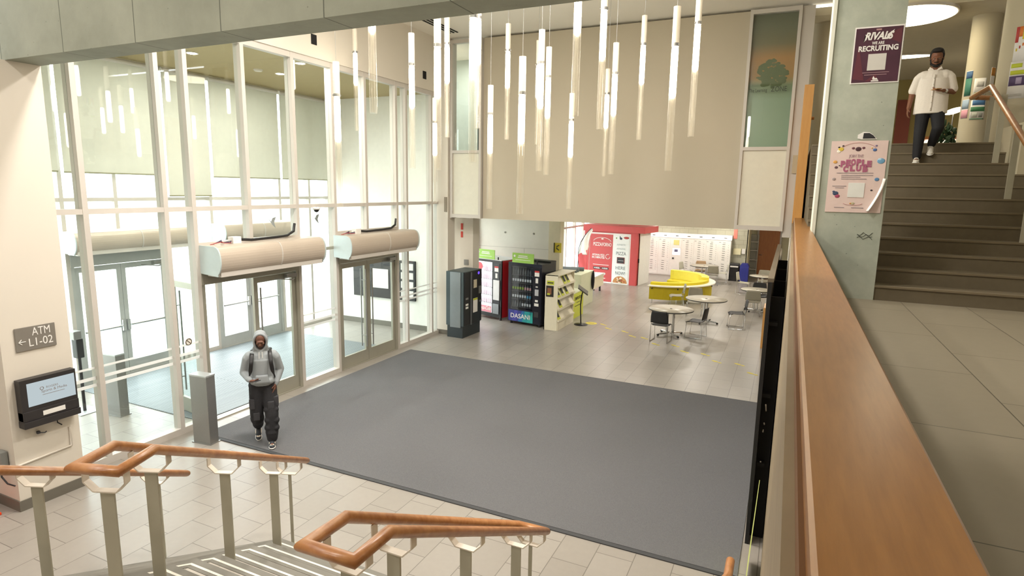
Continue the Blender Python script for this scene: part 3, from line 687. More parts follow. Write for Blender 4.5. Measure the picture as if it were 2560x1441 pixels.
# ============================================================ AIR CURTAINS
def air_curtain(lab, x, y0, y1, ztop, zbot, flip=1, cables=True, grp='air curtains'):
    t = thing('air_curtain', lab, 'air curtain', (x, (y0+y1)/2, zbot), group=grp)
    h = ztop-zbot
    # profile in (depth, z): flat top, rounded nose, sloping belly
    prof = [(0, 0), (.37, -.03)]+[(.34+.11*math.sin(math.radians(a)), h/2-.01-(h/2)*math.cos(math.radians(a))) for a in range(18, 163, 12)]+[(.31, h), (0, h)]
    pr_ = MB().prism([(x+flip*a, zbot+b) for a, b in prof], y0+.02, y1-.02, 'Y'); pr_.sm = [False]*len(pr_.sm)
    wput('casing', pr_, SILV, t)
    for a, b in ((y0, y0+.02), (y1-.02, y1)):
        wput('end_cap', MB().prism([(x+flip*(p*1.03), zbot-.01+q*1.03) for p, q in prof], a, b, 'Y'), SILVE, t)
    m = (y0+y1)/2+.1
    wput('joint_band', MB().prism([(x+flip*(p*1.012), zbot-.004+q*1.012) for p, q in prof], m-.012, m+.012, 'Y'), ALU, t)
    wput('outlet_lip', MB().box(min(x+flip*.1, x+flip*.4), max(x+flip*.1, x+flip*.4), y0+.05, y1-.05, zbot-.05, zbot+.03), ALU, t)
    if cables:
        wput('junction_box', MB().box(x+.05, x+.17, y0+.50, y0+.66, ztop, ztop+.11, bev=.006), PAPER, t)
        wput('black_conduit', MB().tube([(x+.13, y0+.66, ztop+.06), (x+.12, y0+.9, ztop+.035), (x+.08, y0+1.5, ztop+.04), (x+.05, y1-.55, ztop+.05), (x+.04, y1-.38, ztop+.12), (x+.03, y1-.34, ztop+.26)], .024, 8), BLACK, t)
        for q, (c, dz) in enumerate((('red_wire', .02), ('blue_wire', .035), ('grey_wire', .05))):
            wput(c, MB().tube([(x+.10, y0+.12+q*.03, ztop+.01), (x+.2, y0+.25, ztop+dz+.03), (x+.12-.03*q, y0+.36, ztop+.02), (x+.18, y0+.44, ztop+dz), (x+.1, y0+.52, ztop+.05)], .006, 6), mat(c, ['b03a30', '2f3a66', '6c6a66'][q], .6), t)
    return t
air_curtain('silver air curtain with cables on top over the left entrance doors', XI+.07, 6.36, 8.68, 2.93, 2.50)
air_curtain('silver air curtain with cables on top over the right entrance doors', XI+.07, 9.40, 11.82, 2.90, 2.47)
air_curtain('silver air curtain behind the glass over the left outer doors', XO+.07, 6.36, 8.66, 2.98, 2.60, cables=False)
air_curtain('silver air curtain behind the glass over the right outer doors', XO+.07, 9.52, 11.6, 2.98, 2.60, cables=False)
solo('wall_bracket_bar', MB().box(XI+.02, XI+.07, 8.6, 9.5, 2.62, 2.68), ALUD, 'short grey bar bridging the two air curtains', 'bar')

# ============================================================ SMALL THINGS IN THE LOBBY
def bollard(x, y, rz, lab):
    t = thing('push_button_post', lab, 'bollard', (x, y, 0), rz, 'metal door-button posts')
    put('body', MB().prism([(-.16, -.08), (.16, -.08), (.16, .08), (-.16, .08)], .012, 1.05), STEEL, t)
    put('cap', MB().box(-.165, .165, -.085, .085, 1.05, 1.075, bev=.004), mat('cap_steel', 'c9ccce', .3, .6), t)
    put('base_plate', MB().box(-.18, .18, -.10, .10, 0, .012), STEEL, t)
bollard(-7.80, 5.84, 6, 'brushed metal door-button post standing at the corner of the dark mat')
bollard(-10.05, 5.92, 4, 'brushed metal door-button post standing inside the vestibule')
t = thing('hand_sanitizer_stand', 'slim black stand with a square base and grey head in the vestibule', 'stand', (-10.69, 5.75, 0))
put('base', MB().box(-.2, .2, -.18, .18, 0, .012, bev=.003), mat('stand_base', 'b9bcbd', .4, .4), t); put('pole', MB().tube([(0, 0, 0), (0, 0, 1.1)], .025, 10), BLACK, t)
put('dispenser', MB().box(-.07, .07, -.06, .05, .95, 1.28, bev=.02), BLACK, t); put('head', MB().box(-.09, .09, -.1, .02, 1.28, 1.42, bev=.015), STEEL, t)
t = thing('window_sticker', 'small round no-smoking sticker on the inner glass', 'sticker', (XI+.01, 6.11, 1.43))
M_ = Matrix.Rotation(math.radians(90), 4, 'Y')
put('disc', MB().tube([(0, 0, 0), (.002, 0, 0)], .06, 24), mat('sticker_white', 'e8e4da', .6), t)
rg = MB().tube([(.004, .05*math.cos(a*.2618), .05*math.sin(a*.2618)) for a in range(24)], .006, 6, close=True).tube([(.004, -.035, .035), (.004, .035, -.035)], .005, 6)
put('symbol', rg, mat('sticker_dark', '5a4a38', .6), t)
t = thing('security_camera', 'small white dome camera under the glass transom', 'camera', (XI+.1, 8.92, 3.38))
put('housing', MB().lathe([(.05, .06), (.075, .05), (.075, .09), (.03, .10)], n=20), PAPER, t); put('dome', MB().ell((0, 0, .05), .055, n=18, m=10), BLACK, t)
for (y, z, l) in ((7.9, 3.22, 'left of the two'), (9.0, 3.24, 'right of the two')):
    solo('bird_decal', MB().prism([(y-.10, z+.10), (y-.02, z+.02), (y+.02, z+.08), (y+.10, z+.10), (y+.05, z), (y+.08, z-.10), (y, z-.03)], XI+.002, XI+.004, 'X'), mat('decal_grey', '8d9494', .6), 'grey bird-shaped decal on the glass, '+l, 'decal', 'bird decals')
# sign and screen on the pillar
t = thing('wall_sign', 'grey wall sign pointing left to the ATM on the white pillar', 'sign', (-7.995, 3.85, 1.93))
t.rotation_euler = (0, 0, math.radians(90))
put('plate', MB().box(-.21, .21, -.012, 0, -.01, .27, bev=.006), mat('sign_grey', '7d7870', .5), t)
put('wall_spacer', MB().box(-.1, .1, -.0, .01, .05, .2), DGREY, t)
text('lettering', 'ATM', .135, (.06, -.014, .20), (90, 0, 0), PAPER, t, world=False, width=.19)
text('lettering', 'L1-02', .135, (.045, -.014, .075), (90, 0, 0), PAPER, t, world=False, width=.25)
put('arrow', MB().tube([(-.11, -.014, .10), (-.18, -.014, .10)], .0045, 6).tube([(-.15, -.014, .13), (-.18, -.014, .10), (-.15, -.014, .07)], .0045, 6), PAPER, t)
t = thing('display_screen', 'black wall unit with a lit white screen on the pillar', 'screen', (-7.99, 3.88, 1.0)); t.rotation_euler = (0, 0, math.radians(90))
put('housing', MB().prism([(-.30, .06), (.30, .06), (.30, .60), (-.30, .60)], -.10, -.0, 'Y').box(-.305, .305, -.13, -.0, .02, .10, bev=.01).box(-.3, .3, -.115, -.0, .1, .22, bev=.01), mat('unit_black', '2d2a2b', .45), t)
put('screen', MB().box(-.23, .28, -.104, -.10, .27, .55), emis('screen_white', 'cfdce0', .27), t)
put('label_strip', MB().box(-.10, .14, -.119, -.115, .13, .185), PAPER, t)
text('lettering', 'ROGERS', .035, (.03, -.106, .46), (90, 0, 0), mat('text_grey', '8a8486', .6), t, world=False)
text('lettering', 'Sports & Media', .045, (.05, -.106, .42), (90, 0, 0), MATS['text_grey'], t, world=False)
put('logo_ring', MB().tube([(-.08+.018*math.cos(a*.524), -.106, .46+.018*math.sin(a*.524)) for a in range(12)], .004, 5, close=True), MATS['text_grey'], t)
put('address_line', MB().box(-.08, .16, -.1055, -.105, .375, .381), MATS['text_grey'], t)
put('black_cable', MB().tube([(.08, -.03, .02), (.08, -.03, -.04), (.11, -.02, -.07), (.13, -.02, -.09)], .007, 6), BLACK, t)
put('loose_plug', MB().tube([(-.12, -.02, -.10), (-.06, -.02, -.12), (-.04, -.02, -.11)], .007, 6).box(-.14, -.11, -.03, -.0, -.11, -.08), DGREY, t)
t = thing('surface_conduit', 'thin white conduit running below the screen on the pillar', 'conduit', (-7.99, 3.7, .55))
put('conduit_run', MB().tube([(.0, .40, .30), (.0, .40, .05), (.0, -.19, .02)], .012, 6), WHITE, t)
t = thing('socket_box', 'grey outlet box with a black cable on the shaded side of the pillar', 'outlet', (-8.22, 3.49, .52))
put('box', MB().box(-.05, .10, -.07, 0, 0, .22, bev=.01), mat('box_grey', '8f9290', .4, .3), t)
put('cable', MB().tube([(.02, -.05, 0), (.04, -.06, -.09), (.13, -.05, -.16), (.22, -.02, -.18)], .009, 6), BLACK, t)
t = thing('traffic_cone', 'bright orange traffic cone at the left edge beside the pillar', 'cone', (-8.30, 3.18, 0))
ORG = mat('cone_orange', 'f2481c', .5)
put('base', MB().box(-.18, .18, -.18, .18, 0, .03, bev=.01), ORG, t); put('body', MB().lathe([(.14, .03), (.03, .5), (.02, .52)], n=24), ORG, t); put('reflective_band', MB().lathe([(.100, .2), (.074, .3)], n=24), PAPER, t)
# small items on the corner column
def plate(name, lab, cat, x0, x1, z0, z1, y, m, th=.02):
    return solo(name, MB().box(x0, x1, y-th, y, z0, z1, bev=.003), m, lab, cat)
plate('wall_plate', 'small dark slotted plate high on the white corner column', 'wall plate', -8.17, -8.09, 3.27, 3.65, 13.40, mat('plate_brown', '8b8172', .5))
plate('red_tape_strip', 'upper of two red tape strips on the corner column', 'tape', -8.10, -8.04, 2.77, 2.94, 14.15, mat('tape_red', 'c9473e', .6))
plate('red_tape_strip', 'lower of two red tape strips on the corner column', 'tape', -8.10, -8.04, 2.56, 2.72, 14.15, MATS['tape_red'])
struct('wall_corner_column', B(-8.4, -7.73, 14.15, 14.5, 0, 3.13), WHITE)
struct('baseboard_corner', B(-8.41, -8.06, 13.385, 13.40, 0, .12), MATS['base_grey'])
plate('card_reader', 'small grey card reader box on the corner column', 'card reader', -8.0, -7.86, 1.81, 1.96, 14.15, STEEL)
plate('junction_cover', 'small beige box on the white post right of the tall window', 'box', -.06, .03, 4.30, 4.66, 13.50, mat('cover_beige', 'b5a88e', .6))
# notice board on the vestibule end wall
t = thing('notice_board', 'black framed wall board with white panels seen through the glass doors', 'notice board', (-10.1, 13.45, .8))
put('frame', MB().box(-1.1, 1.0, -.06, 0, 0, 1.1, bev=.01), BLACK, t)
put('white_panel', MB().box(-.45, .12, -.07, -.06, .28, .82), PAPER, t, label='wide white poster')
for k in range(4): put('leaflet_slot', MB().box(.55, .95, -.075, -.06, .1+k*.25, .28+k*.25), PAPER, t)
solo('wall_notice', MB().box(-11.8, -11.3, 13.42, 13.45, 1.72, 1.8), RED, 'thin red strip sign on the vestibule end wall', 'sign')
t = thing('fire_alarm', 'small red alarm box beside the right outer door', 'alarm', (-12.02, 11.6, 1.95)); put('box', MB().box(-.01, .05, -.05, .05, 0, .14, bev=.01), mat('alarm_red', 'd84a44', .5), t)
put('lever', MB().box(.05, .06, -.03, .03, .04, .09), PAPER, t)

# ============================================================ VENDING MACHINES
def bottle(mb, x, y, z, h=.19, r=.03): mb.lathe([(r*.8, 0), (r, .01), (r, h*.55), (r*.4, h*.8), (r*.4, h)], (x, y, z), 8)
def header(t, w_, x0, z, txt):
    s_ = put('header_sign', MB().box(x0-.36, x0+.36, -.02, .0, z, z+.28, bev=.005), mat('sign_lime', '9cc95a', .5), t, label='light green card sign on top')
    for dz, ww in ((.19, .30), (.145, .34), (.08, .5)): put('text_lines', MB().box(x0-ww/2, x0+ww/2, -.023, -.02, z+dz, z+dz+(.025 if dz > .1 else .012)), PAPER, s_)
    put('leaf_symbol', MB().ell((x0-.28, -.022, z+.19), (.035, .004, .035), n=10, m=6), PAPER, s_)
def payment(t, x, white=False):
    body = put('payment_panel', MB().box(x-.12, x+.12, -.012, 0, .25, 1.72, bev=.003), mat('pay_dark', '1c1c26', .35), t)
    it = [(.30, .45, DGREY, .14), (.62, .70, PAPER, .14), (.74, .80, PAPER, .09), (.92, 1.10, mat('keypad_grey', 'b9bcc2', .4), .12), (1.16, 1.19, PAPER, .07), (1.28, 1.42, PAPER, .08), (1.47, 1.58, PAPER, .15), (1.585, 1.63, RED, .15)]
    for a, b, m, ww in it: put('payment_label' if m in (PAPER, RED) else 'payment_keypad', MB().box(x-ww/2, x+ww/2, -.02, -.012, a, b), m, body)
    put('coin_slot', MB().box(x+.06, x+.075, -.022, -.012, 1.0, 1.06), CHROME, body)
    return body
t = thing('vending_machine', 'red-sided drinks vending machine with a bright lit white window', 'vending machine', (-8.66, 15.86, 0), -16.0)
W = 1.17; D = .85; Hh = 1.80
REDS = mat('machine_red', 'a81e24', .4)
put('cabinet', MB().box(0, W, .05, D, .09, Hh, bev=.01), REDS, t)
put('front_frame', MB().box(0, W, .0, .05, .09, .20).box(0, .05, 0, .05, .2, Hh).box(.80, W, 0, .05, .2, Hh).box(.05, .80, 0, .05, 1.73, Hh), BLACK, t)
put('top_cover', MB().box(.0, W, .0, D, Hh, Hh+.02), mat('top_white', 'dcdde0', .5), t)
put('lit_interior', MB().box(.05, .80, .045, .052, .2, 1.73), emis('vend_light', 'f3e9ee', 1.0), t, label='brightly lit white interior')
for k in range(5): put('shelf', MB().box(.06, .79, .005, .045, .48+k*.24, .50+k*.24), PAPER, t)
bt = MB()
for k in range(5):
    for j in range(9): bottle(bt, .12+j*.075, .02, .50+k*.24, .17, .024)
put('bottles', bt, glass_mat('bottle_pale', tint=(.9, .86, .87), haze=.45, hazecol='e3ccd2'), t)
put('pink_panel', MB().box(.06, .79, -.004, .0, .21, .40), mat('pink_print', 'd98a98', .5), t)
text('lettering', 'Coca-Cola', .16, (.50, -.006, .32), (90, 0, 0), PAPER, t, world=False, width=.50, shear=.4, bold=.002)
put('round_logo', MB().ell((.28, -.002, 1.58), (.14, .004, .12), n=24, m=8), mat('logo_red', 'cf5560', .5), t)
put('window_glass', MB().box(.05, .80, -.003, .0, .42, 1.73), GLASSD, t)
payment(t, .99); put('white_module', MB().box(.88, 1.12, -.04, -.01, .62, 1.22, bev=.01), mat('module_white', 'd4d3d6', .4), t)
put('dispenser_flap', MB().box(.86, 1.1, -.03, -.01, .2, .5, bev=.01), mat('flap_silver', '8a8d92', .3, .6), t)
put('top_latch', MB().lathe([(.02, 0), (.02, .10)], (1.02, .02, Hh), 10), BLACK, t)
for x, y in ((.08, .08), (W-.08, .08), (.08, D-.1), (W-.08, D-.1)): put('foot', MB().lathe([(.035, 0), (.035, .09)], (x, y, 0), 10), BLACK, t)
header(t, W, .55, Hh+.02, '')
t = thing('vending_machine', 'navy drinks vending machine with dark window of bottle rows and blue lower panel', 'vending machine', (-7.27, 15.46, 0), -9)
W = 1.12; D = .8; Hh = 1.81
put('cabinet', MB().box(0, W, .05, D, .08, Hh, bev=.01), mat('machine_navy', '14151d', .4), t)
put('side_stripe', MB().box(-.004, .0, .05, .3, .09, 1.2), mat('stripe_blue', '3f4fa0', .4), t)
put('front_frame', MB().box(0, .10, 0, .05, .08, Hh).box(.84, W, 0, .05, .08, Hh).box(.10, .84, 0, .05, 1.72, Hh).box(.10, .84, 0, .05, .08, .46), mat('frame_navy', '1a1c2b', .35), t)
for k in range(6): put('shelf', MB().box(.10, .84, .02, .3, .50+k*.235, .515+k*.235), DGREY, t)
put('interior', MB().box(.10, .84, .28, .30, .46, 1.72), BLACKM, t)
LB = [mat('label_white', 'dfe3e4', .4), mat('label_green', '9db84a', .4), mat('label_pink', 'd8a6a6', .4), mat('label_blue', '5ba6c8', .4)]
clr = glass_mat('bottle_clear', tint=(.8, .84, .86), haze=.25, hazecol='c5ced0')
bb = MB(); lb = [MB() for _ in LB]
for k in range(5):
    for j in range(8):
        x = .145+j*.083; z = .515+k*.235; bottle(bb, x, .06, z, .20, .03)
        q = 0 if k in (4, 3) or (k == 0) else (1 if (k == 2 and j < 5) else (2 if k == 2 else (3 if j > 5 else 0)))
        if k != 4 and not (k == 0 and j < 4): lb[q].lathe([(.0315, .05), (.0315, .12)], (x, .06, z), 8)
put('bottles', bb, clr, t)
for q, m in zip(lb, LB):
    if q.v: put('bottle_labels', q, m, t)
put('window_glass', MB().box(.10, .84, .0, .006, .46, 1.72), GLASSD, t)
pn = put('brand_panel', MB().box(.03, .86, -.006, 0, .10, .42), mat('panel_blue', '3a3f8c', .4), t, label='blue and teal lower panel')
for (a, b, c, d), cc in (((.36, .50, .60, .50), '2f6fa8'), ((.50, .66, .86, .58), '2f9aa0'), ((.66, .86, .86, .78), '38b0a8'), ((.15, .30, .36, .24), '4a4aa6')):
    put('colour_facet', MB().prism([(a, .10), (b, .10), (c, .42), (d, .42)], -.008, -.006, 'Y'), mat('facet_'+cc, cc, .4), pn)
text('lettering', 'DASANI', .19, (.44, -.010, .25), (90, 0, 0), PAPER, pn, world=False, width=.66, bold=.002)
payment(t, .98)
put('top_latch', MB().lathe([(.02, 0), (.02, .10)], (.95, .02, Hh), 10), BLACK, t)
put('top_rear_box', MB().box(.3, 1.12, .5, .8, Hh, Hh+.05), BLACK, t)
for x, y in ((.08, .08), (W-.08, .08), (.08, D-.1), (W-.08, D-.1)): put('foot', MB().lathe([(.035, 0), (.035, .08)], (x, y, 0), 10), BLACK, t)
header(t, W, .50, Hh, '')
t = thing('ticket_machine', 'black and grey upright machine in front of the corner column', 'machine', (-7.46, 13.65, 0), 88)
# local: front -Y, width along x
put('plinth', MB().box(-.45, .45, .03, .50, 0, .32), mat('plinth_dark', '2b3236', .5), t)
put('cabinet', MB().box(-.46, .46, .0, .53, .32, 1.75, bev=.008), mat('cabinet_slate', '3f4c50', .5), t)
put('silver_flank', MB().box(-.475, -.458, .08, .40, .28, 1.74, bev=.004), mat('flank_silver', '85898c', .35, .5), t)
put('front_panel', MB().box(-.44, .44, -.02, .0, .34, 1.74), BLACK, t)
put('front_divider', MB().box(-.14, -.11, -.05, -.02, .32, 1.72), mat('divider_grey', '77797c', .4, .5), t)
put('notice', MB().box(.02, .18, -.026, -.02, 1.28, 1.50), mat('notice_beige', 'c9bfa6', .6), t); put('notice', MB().box(.0, .22, -.026, -.02, .62, 1.0), PAPER, t, label='white notice with a green heading')
put('notice_heading', MB().box(.0, .22, -.028, -.026, .95, 1.0), LIME, t)
put('screen_button', MB().ell((.28, -.022, 1.66), (.05, .006, .04), n=14, m=8), emis('violet_glow', '5a3fd0', .8), t)
for z, m in ((.86, PAPER), (.78, PAPER), (1.02, STEEL)): put('slot', MB().box(-.38, -.26, -.03, -.02, z, z+.05), m, t)
put('coin_unit', MB().box(.28, .42, -.04, -.02, 1.1, 1.3, bev=.006), STEEL, t); put('return_tray', MB().box(.28, .42, -.04, -.02, .86, .92), CHROME, t)

# ============================================================ LEAFLET SHELF, COUNTERS, STAND
CR = mat('cream_laminate', 'e6dfc8', .45)
t = thing('leaflet_shelf', 'tall cream leaflet shelf beside the navy vending machine', 'shelf', (-5.84, 15.2, 0))
put('carcass', MB().box(-.19, .20, 0, .02, 0, 1.56).box(-.19, .20, 1.36, 1.38, 0, 1.56).box(-.19, -.17, 0, 1.38, 0, 1.56).box(-.19, .24, 0, 1.38, 1.54, 1.56).box(-.169, .22, .021, 1.36, 0, .25), CR, t)
for k in range(4):
    z = .27+k*.32
    put('sloping_shelf', MB().add([(.22, .02, z), (.22, 1.36, z), (.06, 1.36, z+.29), (.06, .02, z+.29), (.20, .02, z-.01), (.20, 1.36, z-.01), (.04, 1.36, z+.28), (.04, .02, z+.28)], [(0, 1, 2, 3), (7, 6, 5, 4), (0, 4, 5, 1), (1, 5, 6, 2), (2, 6, 7, 3), (3, 7, 4, 0)]).box(.21, .245, .02, 1.36, z-.02, z+.03), CR, t)
    for y in ((.18,), (.30,), (.14, .45, .80), (.6, .88))[k]:
        a = solo('leaflet', MB().add([(-5.84+.215, 15.2+y-.11, z+.03), (-5.84+.215, 15.2+y+.11, z+.03), (-5.84+.09, 15.2+y+.11, z+.25), (-5.84+.09, 15.2+y-.11, z+.25), (-5.84+.210, 15.2+y-.11, z+.03), (-5.84+.210, 15.2+y+.11, z+.03), (-5.84+.085, 15.2+y+.11, z+.25), (-5.84+.085, 15.2+y-.11, z+.25)], [(0, 1, 2, 3), (7, 6, 5, 4), (0, 4, 5, 1), (1, 5, 6, 2), (2, 6, 7, 3), (3, 7, 4, 0)]), LIME, 'lime and black leaflet on the %s tier of the cream shelf' % ['lowest', 'second', 'third', 'topmost'][k], 'leaflet', 'leaflets on the cream shelf, %s tier' % ['lowest', 'second', 'third', 'topmost'][k])
        wput('dark_photo', MB().add([(-5.84+.19, 15.2+y-.07, z+.09), (-5.84+.19, 15.2+y+.07, z+.09), (-5.84+.105, 15.2+y+.07, z+.24), (-5.84+.105, 15.2+y-.07, z+.24)], [(0, 1, 2, 3)]), INK, a)
po = solo('poster', MB().box(-5.98, -5.76, 15.19, 15.2, .95, 1.26), mat('poster_black', '26211f', .6), 'small black poster on the side of the cream shelf', 'poster')
wput('picture_patch', MB().box(-5.94, -5.82, 15.187, 15.19, 1.02, 1.2), mat('poster_img', '8a5a3c', .6), po); wput('lime_flash', MB().box(-5.945, -5.86, 15.186, 15.19, 1.0, 1.05), LIME, po)
po = solo('poster', MB().box(-5.96, -5.75, 15.19, 15.2, 1.29, 1.40), LIME, 'small lime label above the black poster on the cream shelf', 'label')
wput('dark_bars', MB().box(-5.94, -5.77, 15.187, 15.19, 1.33, 1.36), INK, po)
t = thing('low_counter', 'low counter with a lime campus store panel and black end', 'counter', (-6.4, 17.2, 0))
put('body', MB().box(.06, .62, -.4, .62, 0, .76, bev=.006), CR, t)
put('worktop', MB().box(.05, .64, -.42, .64, .76, .80, bev=.006), mat('worktop_green', 'd9dcc0', .4), t)
put('black_end', MB().box(.05, .66, -.44, -.40, 0, .74), BLACK, t)
pl = put('lime_panel', MB().box(.62, .66, -.42, .62, 0.0, .75), mat('panel_lime', 'c9cf4a', .55), t, label='lime printed front panel')
text('lettering', 'CAMPUS STORE', .13, (.664, .12, .60), (90, 0, 90), mat('text_olive', '4a4a1e', .6), pl, world=False, width=.72, bold=.003)
put('text_lines', MB().box(.661, .664, -.05, .30, .46, .48).box(.661, .664, -.2, .45, .36, .38), MATS['text_olive'], pl)
solo('desk', MB().box(-7.3, -6.1, 18.6, 20.0, 0, 1.12, bev=.01), mat('desk_green', 'd6d8bc', .5), 'tall pale green desk behind the lime counter', 'desk')
t = thing('low_cabinet', 'low white wall-side cabinet between the tall desk and the pizza kiosk', 'cabinet', (-6.8, 21.2, 0))
put('body', MB().box(-.05, .35, -1.12, 1.3, .22, .66, bev=.01), CR, t); put('top', MB().box(-.07, .38, -1.14, 1.32, .66, .70), PAPER, t)
for x, y in ((.02, -1.0), (.27, -1.0), (.02, 1.1), (.27, 1.1)): put('leg', MB().box(x-.03, x+.03, y-.03, y+.03, 0, .22), DGREY, t)
for i, (x, y, r, l, m) in enumerate([(-6.85, 19.0, 12, 'nearest the camera', 'a'), (-6.85, 19.2, 8, 'in the middle', 'a'), (-6.75, 19.45, 14, 'farthest back', 'a')]):
    M = Matrix.Translation((x, y, 1.19)) @ Matrix.Rotation(math.radians(r), 4, 'Z')
    solo('rolled_banner', MB().tube([M @ Vector((-.3, 0, 0)), M @ Vector((.45, 0, 0))], .065, 12), mat('roll_grey', '6b7378', .6), 'grey rolled banner on the tall desk, '+l, 'banner', 'rolled banners on the desk')
solo('paper_bag', MB().ell((-7.18, 18.74, 1.225), (.12, .1, .10)), mat('bag_tan', 'a58c74', .8), 'crumpled tan bag at the left end of the tall desk', 'bag')
solo('black_case', MB().box(-6.82, -6.45, 20.3, 20.7, .70, .93, bev=.03), BLACK, 'black case lying on the low white cabinet', 'case')
solo('dark_coat', MB().ell((-6.05, 19.8, .80), (.05, .09, .34)), mat('coat_black', '1d1e22', .9), 'dark coat hanging over the back edge of the tall desk', 'coat')
t = thing('brochure_stand', 'black floor stand with a tilted tray and round base', 'stand', (-5.30, 16.31, 0))
put('base', MB().lathe([(.20, 0), (.20, .012), (.03, .03)], n=32), BLACK, t)
put('pole', MB().tube([(0, 0, .02), (-.02, 0, .35), (-.03, 0, .6), (0, 0, .88), (.02, 0, .98)], .018, 10), BLACK, t)
M = Matrix.Translation((.03, 0, 1.03)) @ Matrix.Rotation(math.radians(38), 4, 'Y') @ Matrix.Rotation(math.radians(20), 4, 'Z')
put('tray', MB().box(-.17, .17, -.16, .16, -.008, .008, M=M).box(-.17, .17, -.165, -.15, 0, .03, M=M), mat('tray_grey', '5e5e58', .35, .5), t)
t = thing('telephone_sign', 'yellow sign with a black telephone symbol on the cream post', 'sign', (-6.42, 17.2, 2.0))
put('plate', MB().box(-.10, .12, -.03, .0, -.03, .27, bev=.004), mat('sign_yellow', 'd9c63a', .5), t); put('black_side', MB().box(-.12, -.10, -.05, 0, -.03, .27), BLACK, t)
put('handset_symbol', MB().tube([(.05, -.035, .20), (-.02, -.035, .17), (-.03, -.035, .10), (.05, -.035, .05)], .014, 8), INK, t)
# feather flag
t = thing('feather_flag', 'tall feather flag, white above and red below, beside the pizza kiosk', 'flag', (-7.30, 22.0, 0))
put('base', MB().lathe([(.22, 0), (.22, .03), (.04, .06)], n=20), BLACK, t)
def fcurve(v): return (-.05+.50*max(0, (v-.45)/.55)**2.0)
put('pole', MB().tube([(-.06, 0, 0), (-.06, 0, 1.3)]+[(fcurve(v)-.02, 0, .65+1.8*v) for v in (.4, .55, .7, .85, 1.0)], .014, 8), INK, t)
def flag(v0, v1): return lambda u, v: (fcurve(v0+(v1-v0)*v)+u*(.36-.30*max(0, (v0+(v1-v0)*v)-.6)/.4*.9)*(1 if v0+(v1-v0)*v < .99 else .2), .03*math.sin(u*6+v*5), .68+1.76*(v0+(v1-v0)*v)+(.0 if v0 else -.25*u*(1-v)+.2*u))
put('cloth', MB().sheet(flag(.42, 1.0), 8, 16, .003), PAPER, t, label='white upper cloth'); put('cloth', MB().sheet(flag(0.0, .42), 8, 10, .003), mat('flag_red', 'cf5a5e', .7), t, label='red lower cloth')

# ============================================================ PIZZA KIOSK
t = thing('vending_kiosk', 'large red pizza vending kiosk with a white door', 'kiosk', (-7.95, 24.62, 0), -8.5)
KR = mat('kiosk_red', 'c04646', .5); KW = mat('kiosk_white', 'e0e2e0', .45)
W = 2.36
put('body', MB().box(0, W, .03, 1.4, 0, 2.25), KR, t)
put('canopy', MB().box(-.05, W+.36, -.10, 1.45, 2.18, 2.44, bev=.01), KR, t)
put('corner_post', MB().box(W-.26, W+.04, -.03, .1, 0, 2.18), KR, t); put('left_edge', MB().box(-.02, .22, -.02, .05, 0, 2.18), KR, t)
put('white_frame', MB().box(.20, W-.26, -.005, .03, 0, .05).box(.20, W-.26, -.005, .03, 2.06, 2.12).box(.20, .24, -.005, .03, 0, 2.1).box(W-.32, W-.26, -.005, .03, 0, 2.1).box(1.30, 1.34, -.005, .03, 0, 2.1), PAPER, t)
lp = put('red_panel', MB().box(.24, 1.30, -.01, .03, .05, 2.06), mat('panel_red', 'be4242', .45), t)
text('lettering', 'PIZZA', .21, (.60, -.014, 1.62), (90, 0, 0), PAPER, lp, world=False, width=.40, bold=.002)
text('lettering', 'FORNO', .21, (1.03, -.014, 1.62), (90, 0, 0), PAPER, lp, world=False, width=.42, bold=.002)
put('logo_arch', MB().tube([(.82+.42*math.cos(math.radians(a)), -.014, 1.72+.20*math.sin(math.radians(a))) for a in range(15, 166, 15)], .012, 6).ell((.82, -.014, 1.86), (.06, .004, .03), n=10, m=6), PAPER, lp)
text('lettering', 'ARTISANAL PIZZA', .11, (.66, -.014, 1.17), (90, 0, 0), PAPER, lp, world=False, width=.58, bold=.002)
text('lettering', 'IN 3 MINUTES', .13, (.66, -.014, 1.06), (90, 0, 0), PAPER, lp, world=False, width=.58, bold=.003)
put('round_arrow', MB().tube([(1.10+.10*math.cos(math.radians(a)), -.014, 1.12+.10*math.sin(math.radians(a))) for a in range(60, 361, 25)], .012, 6), PAPER, lp)
put('text_line', MB().box(.42, 1.16, -.014, -.012, .745, .765).box(.60, .98, -.014, -.012, .30, .31).box(.75, 1.02, -.014, -.012, .17, .2), PAPER, lp)
for x in (.45, .82): put('app_badge', MB().box(x, x+.33, -.016, -.012, .56, .66, bev=.001).box(x, x+.33, -.016, -.012, .56, .66), INK, lp); 
for x in (.45, .82): put('badge_text', MB().box(x+.09, x+.29, -.018, -.016, .62, .635).box(x+.09, x+.30, -.018, -.016, .585, .608).ell((x+.05, -.017, .61), (.02, .002, .03), n=8, m=5), PAPER, lp)
for k in range(4): put('round_icon', MB().ell((.62+k*.12, -.013, .38), (.045, .004, .045), n=14, m=6), PAPER, lp)
dr = put('white_door', MB().box(1.34, W-.32, -.015, .03, .05, 2.06), KW, t, label='white printed door')
cx = (1.34+W-.32)/2
TD = mat('text_slate', '6a7478', .6)
text('lettering', 'AUTHENTIC', .10, (cx, -.02, 1.66), (90, 0, 0), mat('text_pale', 'a9b2b2', .6), dr, world=False, width=.40)
text('lettering', 'ARTISANAL', .10, (cx, -.02, 1.49), (90, 0, 0), MATS['text_pale'], dr, world=False, width=.40)
text('lettering', 'PIZZA', .20, (cx, -.02, 1.29), (90, 0, 0), TD, dr, world=False, width=.44)
text('lettering', 'HERE', .20, (cx, -.02, .68), (90, 0, 0), TD, dr, world=False, width=.43)
text('lettering', 'NOW!', .20, (cx, -.02, .46), (90, 0, 0), TD, dr, world=False, width=.43)
